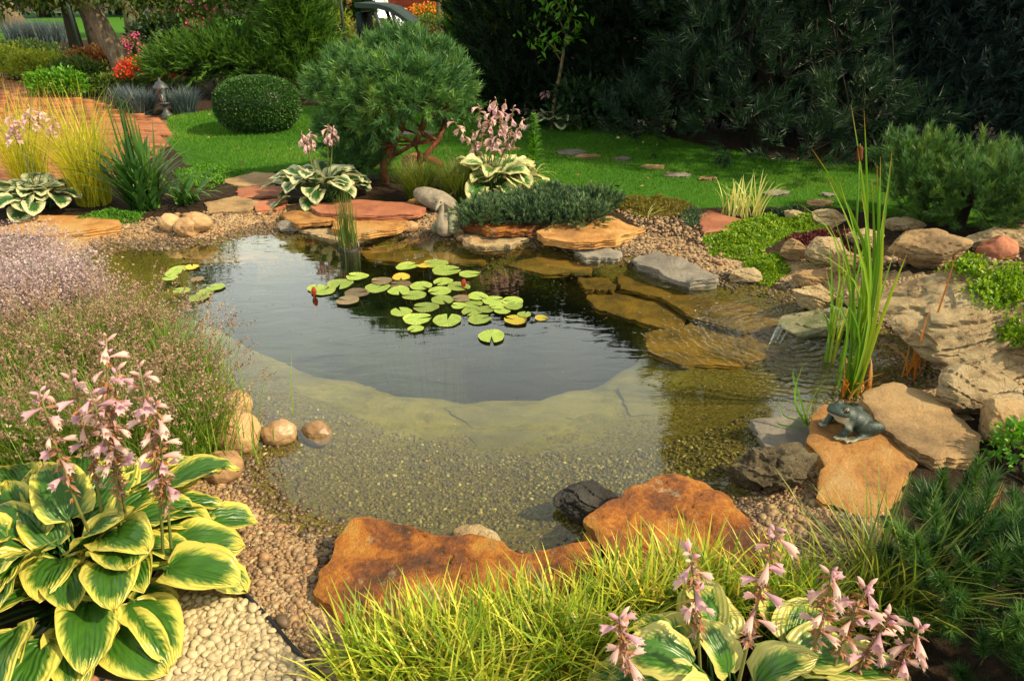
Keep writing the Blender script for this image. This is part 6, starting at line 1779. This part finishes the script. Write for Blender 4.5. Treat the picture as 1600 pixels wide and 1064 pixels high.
# swing seat with canopy
p = atY(600, 62, 19.0)
zg = T1(p[0], 19)
root = empty('garden_swing', (p[0], 19.0, zg), 'garden swing seat with dark green canopy beyond the trained pine', 'swing')
tz = lambda x, y: atY(x, y, 19.0) - np.array([p[0], 19, zg])
a = Acc()
top = [tz(565, 4), tz(600, 6), tz(618, 11), tz(632, 20), tz(650, 34)]
V = []
for q in top: V += [q + (0, -.9, 0), q + (0, .9, 0), q + (0, .9, -.05), q + (0, -.9, -.05)]
F = []
for i in range(len(top) - 1):
    for k in range(4): F.append([4 * i + k, 4 * i + (k + 1) % 4, 4 * i + 4 + (k + 1) % 4, 4 * i + 4 + k])
a.add(V, np.array(F))
for q, q2 in zip(top[:-1], top[1:]):
    a.add(np.array([q + (0, -.905, 0), q2 + (0, -.905, 0), q2 + (0, -.9, -.1), q + (0, -.9, -.1)]), np.array([[0, 1, 2, 3]]))
a.obj('canopy', M['canvas'], root, smooth=False)
for x0, y0, x1, y1 in ((595, 18, 612, 62), (620, 16, 636, 62)):
    for dy in (-.85, .85):
        V, F = tube([tz(x0, y0) + (0, dy, 0), tz(x1, y1) + (0, dy, 0)], .05, 6); Acc().add(V, F).obj('leg', M['darkmetal'], root)
V, F = box((.0, 0, .5), (1.0, 1.5, .12)); Acc().add(V, F).obj('seat', M['canvas'], root, smooth=False)
V, F = box((-.45, 0, .8), (.12, 1.5, .55)); Acc().add(V, F).obj('backrest', M['canvas'], root, smooth=False)
# parked white car
p = atY(546, 44, 27.0)
root = empty('parked_car', (p[0], 27.0, T1(p[0], 27)), 'white car parked behind the garden swing', 'car')
prof = [(-1.9, .35), (-1.95, .75), (-1.3, .95), (-.75, 1.42), (.75, 1.45), (1.45, .98), (2.0, .9), (2.05, .4)]
a = Acc(); V = [(x, y, z) for y in (-.8, .8) for x, z in prof]; k = len(prof)
a.add(V, [np.array([[i, i + 1, k + i + 1, k + i] for i in range(k - 1)]), np.array([list(range(k))[::-1], list(range(k, 2 * k))])]).obj('body', M['sheen'], root, smooth=False)
for pl in ([(-1.15, .98), (-.72, 1.36), (-.05, 1.38), (-.05, .98)], [(.05, .98), (.05, 1.38), (.70, 1.38), (1.25, .99)]):
    Acc().add([(x, -.806, z) for x, z in pl], np.array([[0, 1, 2, 3]])).obj('window', M['glassd'], root, smooth=False)
Acc().add([(-1.27, -.7, .98), (-.78, -.6, 1.41), (-.78, .6, 1.41), (-1.27, .7, .98)] + np.array([-.015, 0, .01]), np.array([[0, 1, 2, 3]])).obj('windscreen', M['glassd'], root, smooth=False)
for x in (-1.25, 1.3):
    for y in (-.8, .8):
        V, F = tube([(x, y - .1, .32), (x, y + .1, .32)], .32, 16); wl = Acc().add(V, F).obj('wheel', M['black'], root)
# lamp posts
for x, y, yy, lb in ((541, 90, 16.5, 'thin black lamp post right of the shed'), (127, 86, 18.0, 'black lamp post beside the dark trunked tree')):
    b0 = atY(x, y, yy); zg = T1(b0[0], yy)
    root = empty('lamp_post', (b0[0], yy, zg), lb, 'lamp post')
    V, F = tube([(0, 0, 0), (0, 0, 2.3)], .035, 8); Acc().add(V, F).obj('post', M['darkmetal'], root)
    V, F = lathe([(.06, 2.3), (.11, 2.35), (.15, 2.6), (.05, 2.72), (.0, 2.76)], 8); Acc().add(V, F).obj('lamp_head', M['darkmetal'], root)
# ------------------------------------------------------------------ garden figures
def organic(name, ells, voxel, smooth_it, mats):
    """one continuous skin over overlapping ellipsoids and tubes"""
    a = Acc()
    V0, F0 = ICO3
    for e in ells:
        if e[0] == 'e':
            _, c, r, rot = e
            R = np.array(Matrix.Rotation(rot[2], 3, 'Z') @ Matrix.Rotation(rot[1], 3, 'Y') @ Matrix.Rotation(rot[0], 3, 'X'))
            a.add((V0 * np.array(r)) @ R.T + np.array(c), F0)
        else:
            V, F = tube(np.array(e[1], float), np.array(e[2], float), 12); a.add(V, F)
    tmp = link('tmp', a.mesh('tmp', ()))
    m = tmp.modifiers.new('r', 'REMESH'); m.mode = 'VOXEL'; m.voxel_size = voxel
    m = tmp.modifiers.new('s', 'SMOOTH'); m.iterations = smooth_it; m.factor = .5
    dg = bpy.context.evaluated_depsgraph_get()
    me = bpy.data.meshes.new_from_object(tmp.evaluated_get(dg))
    bpy.data.objects.remove(tmp, do_unlink=True)
    me.name = name
    me.materials.clear()
    for q in mats: me.materials.append(q)
    me.polygons.foreach_set('use_smooth', np.ones(len(me.polygons), bool))
    return me
def m_frog():
    n = NT('painted_frog')
    v = n.coords('Object')
    a = n.noise(v, 90, 4, .7); b = n.noise(v, 18, 4, .6)
    c = n.ramp(b, [(.3, (.006, .013, .010)), (.6, (.018, .034, .026)), (.8, (.05, .072, .055))])
    sp = n.ramp(a, [(.60, (0, 0, 0)), (.70, (1, 1, 1))])
    c = n.mix(n.math('MULTIPLY', sp, .5), c, (.26, .33, .30))
    c = n.mix(n.attr('pale'), c, (.46, .42, .30))
    return n.done(n.pbsdf(c, .5, .4, n.bump(a, .5, .004)))
M['frog'] = m_frog()
p = at(1326, 672, .115)
fr = empty('frog_figure', (p[0], p[1], .118), 'dark green garden frog figure sitting on the ochre flagstone', 'frog figure', rz=math.radians(180 + 12))
E = []
E.append(('e', (-.014, 0, .056), (.092, .058, .048), (0, -.40, 0)))
E.append(('e', (.032, 0, .082), (.056, .050, .046), (0, -.45, 0)))
E.append(('e', (.070, 0, .108), (.050, .046, .030), (0, -.30, 0)))
E.append(('e', (.098, 0, .114), (.030, .028, .017), (0, -.25, 0)))
for s in (-1, 1):
    E.append(('e', (.062, s * .027, .132), (.017, .013, .014), (0, 0, 0)))
    E.append(('e', (-.048, s * .058, .038), (.062, .026, .036), (0, .15, s * -.25)))
    E.append(('t', [(-.095, s * .058, .018), (-.04, s * .070, .012), (.02, s * .074, .009)], [.014, .013, .010]))
    E.append(('e', (.040, s * .076, .008), (.030, .018, .007), (0, 0, s * .2)))
    E.append(('t', [(.040, s * .036, .075), (.052, s * .056, .045), (.070, s * .052, .024), (.078, s * .05, .012)], [.018, .018, .014, .010]))
    E.append(('e', (.086, s * .050, .008), (.022, .016, .007), (0, 0, 0)))
    for k in (-1, 0, 1):
        E.append(('t', [(.088, s * .050, .008), (.108, s * .050 + k * .012, .005)], [.006, .004]))
        E.append(('t', [(.050, s * .076, .008), (.078, s * .078 + k * .014, .005)], [.006, .004]))
me = organic('body', E, .005, 5, [M['frog']])
V = np.array([v.co[:] for v in me.vertices])
ln = .100 + (V[:, 0] - .05) * .22
pale = S((ln - V[:, 2]) / .006) * S((V[:, 0] - .045) / .02) * S((V[:, 2] - .05) / .02)
pale = np.maximum(pale, S((.016 - V[:, 2]) / .008) * .6)
at_ = me.attributes.new('pale', 'FLOAT', 'POINT'); at_.data.foreach_set('value', pale.astype(np.float32))
link('body', me, fr)
fr.scale = (.95, .95, .90)
M['eye'] = m_plain('frog_eye', (.006, .005, .004), .12, .6, var=.02, bump=0)
M['eyering'] = m_plain('frog_eye_ring', (.20, .14, .05), .4, .4)
for s in (-1, 1):
    V0, F0 = ICO3
    ey = Acc().add(V0 * .0105 + np.array([.066, s * .0335, .133]), F0).obj('eye', M['eyering'], fr)
    Acc().add(V0 * .0078 + np.array([.0675, s * .0378, .1335]), F0).obj('pupil', M['eye'], ey)
mo = []
for s in (-1, 1):
    mo += [(.060, s * .0425, .0965), (.080, s * .0385, .103), (.100, s * .0285, .108)]
pts = np.array([mo[0], mo[1], mo[2], (.124, 0, .1115), mo[5], mo[4], mo[3]])
V, F = tube(pts, [.0008, .0014, .0014, .0012, .0014, .0014, .0008], 5)
Acc().add(V, F).obj('mouth', M['eye'], fr)

# swan
p = at(700, 366, .03)
sw = empty('swan_figure', (p[0], p[1], .015), 'cast stone swan figure with curved neck sitting at the far water edge', 'swan figure', rz=math.radians(-90 - 24))
E = [('e', (-.02, 0, .085), (.125, .080, .080), (0, .10, 0)), ('e', (.055, 0, .085), (.065, .062, .070), (0, 0, 0)), ('t', [(-.11, 0, .10), (-.20, .0, .085), (-.27, 0, .07)], [.05, .028, .006]),
     ('t', [(.075, 0, .07), (.105, 0, .12), (.098, 0, .17), (.080, 0, .22), (.078, 0, .262), (.095, 0, .288)], [.050, .040, .027, .0205, .019, .021]), ('e', (.102, 0, .288), (.033, .025, .026), (0, .25, 0)),
     ('t', [(.122, 0, .282), (.150, 0, .262), (.168, 0, .243)], [.017, .013, .006])]
me = organic('body', E, .0055, 5, [M['concrete']])
link('body', me, sw)
def m_wing():
    n = NT('mossy_wing_relief'); v = n.coords('Object')
    vo = n.vor(v, 55); a = n.noise(v, 40, 4, .6)
    c = n.ramp(a, [(.3, (.10, .11, .06)), (.7, (.22, .225, .14))])
    return n.done(n.pbsdf(c, .9, .2, n.bump(vo, .9, .012)))
M['wing'] = m_wing()
for s in (-1, 1):
    V0, F0 = ICO3
    V = V0 * np.array([.112, .042, .080])
    V[:, 2] += .030 * np.clip(-V0[:, 0], -1, 1)
    Rm = np.array(Matrix.Rotation(s * .10, 3, 'Z') @ Matrix.Rotation(s * (.12 if s > 0 else .5), 3, 'X'))
    Acc().add(V @ Rm.T + np.array([-.020, s * .052, .118 if s > 0 else .10]), F0).obj('wing', M['wing'], sw)
for s in (-1, 1):
    Acc().add(V0 * .006 + np.array([.118, s * .0205, .296]), F0).obj('eye', M['eye'], sw)
# lantern
c = hit(261, 181)
s = 55 * pxs(c) / 1.0
ln_ = empty('garden_lantern', c, 'small dark metal garden lantern among the blue fescue', 'lantern')
M['lanternmetal'] = m_plain('weathered_dark_metal', (.035, .04, .042), .5, .5)
V, F = lathe(np.array([(.0, 0), (.17, 0), (.17, .03), (.12, .07), (.07, .14), (.055, .26), (.10, .29), (.15, .33), (.15, .36), (0, .36)]) * s, 12); Acc().add(V, F).obj('base', M['lanternmetal'], ln_)
V, F = lathe(np.array([(.22, .74), (.22, .77), (.12, .88), (.05, .93), (.03, .95), (.045, .98), (0, 1.02)]) * s, 6); rf = Acc().add(V, F).obj('roof', M['lanternmetal'], ln_, smooth=False)
for k in range(6):
    a_ = k * math.pi / 3
    ca, sa = math.cos(a_), math.sin(a_)
    V, F = tube([(.11 * s * ca, .11 * s * sa, .36 * s), (.17 * s * ca, .17 * s * sa, .75 * s)], .014 * s, 5); Acc().add(V, F).obj('bar', M['lanternmetal'], ln_)
gm = NT('lantern_glass'); g1 = gm.n('BsdfGlossy'); g1.inputs['Roughness'].default_value = .05; g2 = gm.n('BsdfTransparent'); g2.inputs['Color'].default_value = (.8, .85, .85, 1); mx = gm.n('MixShader'); mx.inputs[0].default_value = .18
gm.l(g2.outputs[0], mx.inputs[1]); gm.l(g1.outputs[0], mx.inputs[2]); M['lglass'] = gm.done(mx.outputs[0])
for k in range(6):
    a0, a1 = k * math.pi / 3, (k + 1) * math.pi / 3
    f = lambda a_, r, z: (r * s * math.cos(a_), r * s * math.sin(a_), z * s)
    Acc().add([f(a0, .105, .37), f(a1, .105, .37), f(a1, .163, .74), f(a0, .163, .74)], np.array([[0, 1, 2, 3]])).obj('pane', M['lglass'], ln_, smooth=False)
V, F = tube([(0, 0, .36 * s), (0, 0, .58 * s)], .03 * s, 8); Acc().add(V, F).obj('candle', M['white'], ln_)

# waterfall: thin streams dropping off the ledge, bubbles on the rings below
fm = NT('falling_water'); g1 = fm.n('BsdfGlossy'); g1.inputs['Roughness'].default_value = .12; g2 = fm.n('BsdfTransparent'); g2.inputs['Color'].default_value = (.92, .95, .93, 1); mx = fm.n('MixShader'); mx.inputs[0].default_value = .14
fm.l(g2.outputs[0], mx.inputs[1]); fm.l(g1.outputs[0], mx.inputs[2]); M['fall'] = fm.done(mx.outputs[0])
a = Acc()
for k in range(12):
    e = at(1214 + random.uniform(0, 26), 505 + random.uniform(-4, 6), .085)
    dz = np.linspace(0, 1, 7)
    out = np.array([-.05 - random.random() * .02, -.04, 0])
    pts = e + out * dz[:, None] + np.array([0, 0, -1.]) * (dz ** 1.7 * (.088))[:, None]
    V, F = tube(pts, np.array([.002, .003, .0025, .0022, .002, .0028, .002]) * random.uniform(.5, 1.1), 5); a.add(V, F)
o = a.obj('waterfall', M['fall']); props(o, 'thin trickling waterfall dropping from the algae green ledge', 'waterfall', kind='stuff')
a = Acc()
V0, F0 = ICO2
for _ in range(120):
    x, y = 1130 + random.gauss(0, 48), 510 + random.gauss(0, 22)
    q = at(x, y, 0)
    r = random.uniform(.003, .008)
    V = V0 * r; V[:, 2] = np.maximum(V[:, 2], -.001)
    a.add(V + q, F0)
o = a.obj('bubbles', M['fall']); props(o, 'small clear bubbles floating on the water near the waterfall', 'bubbles', kind='stuff')
# little specks floating on the pond
a = Acc()
n = 260
P = inpoly(POND, 900)[:n]
Vb = np.c_[P, np.full(len(P), .0015)]
V, F, A = leaflets(Vb, unit(np.c_[rng.normal(size=(len(P), 2)), np.zeros(len(P))]), rng.uniform(.005, .014, len(P)), .006, 0.02)
V[:, 2] = np.maximum(V[:, 2], .0012)
a.add(V, F, **A)
o = a.obj('floating_debris', M['withered']); props(o, 'tiny specks of plant debris floating on the pond', 'debris', kind='stuff')
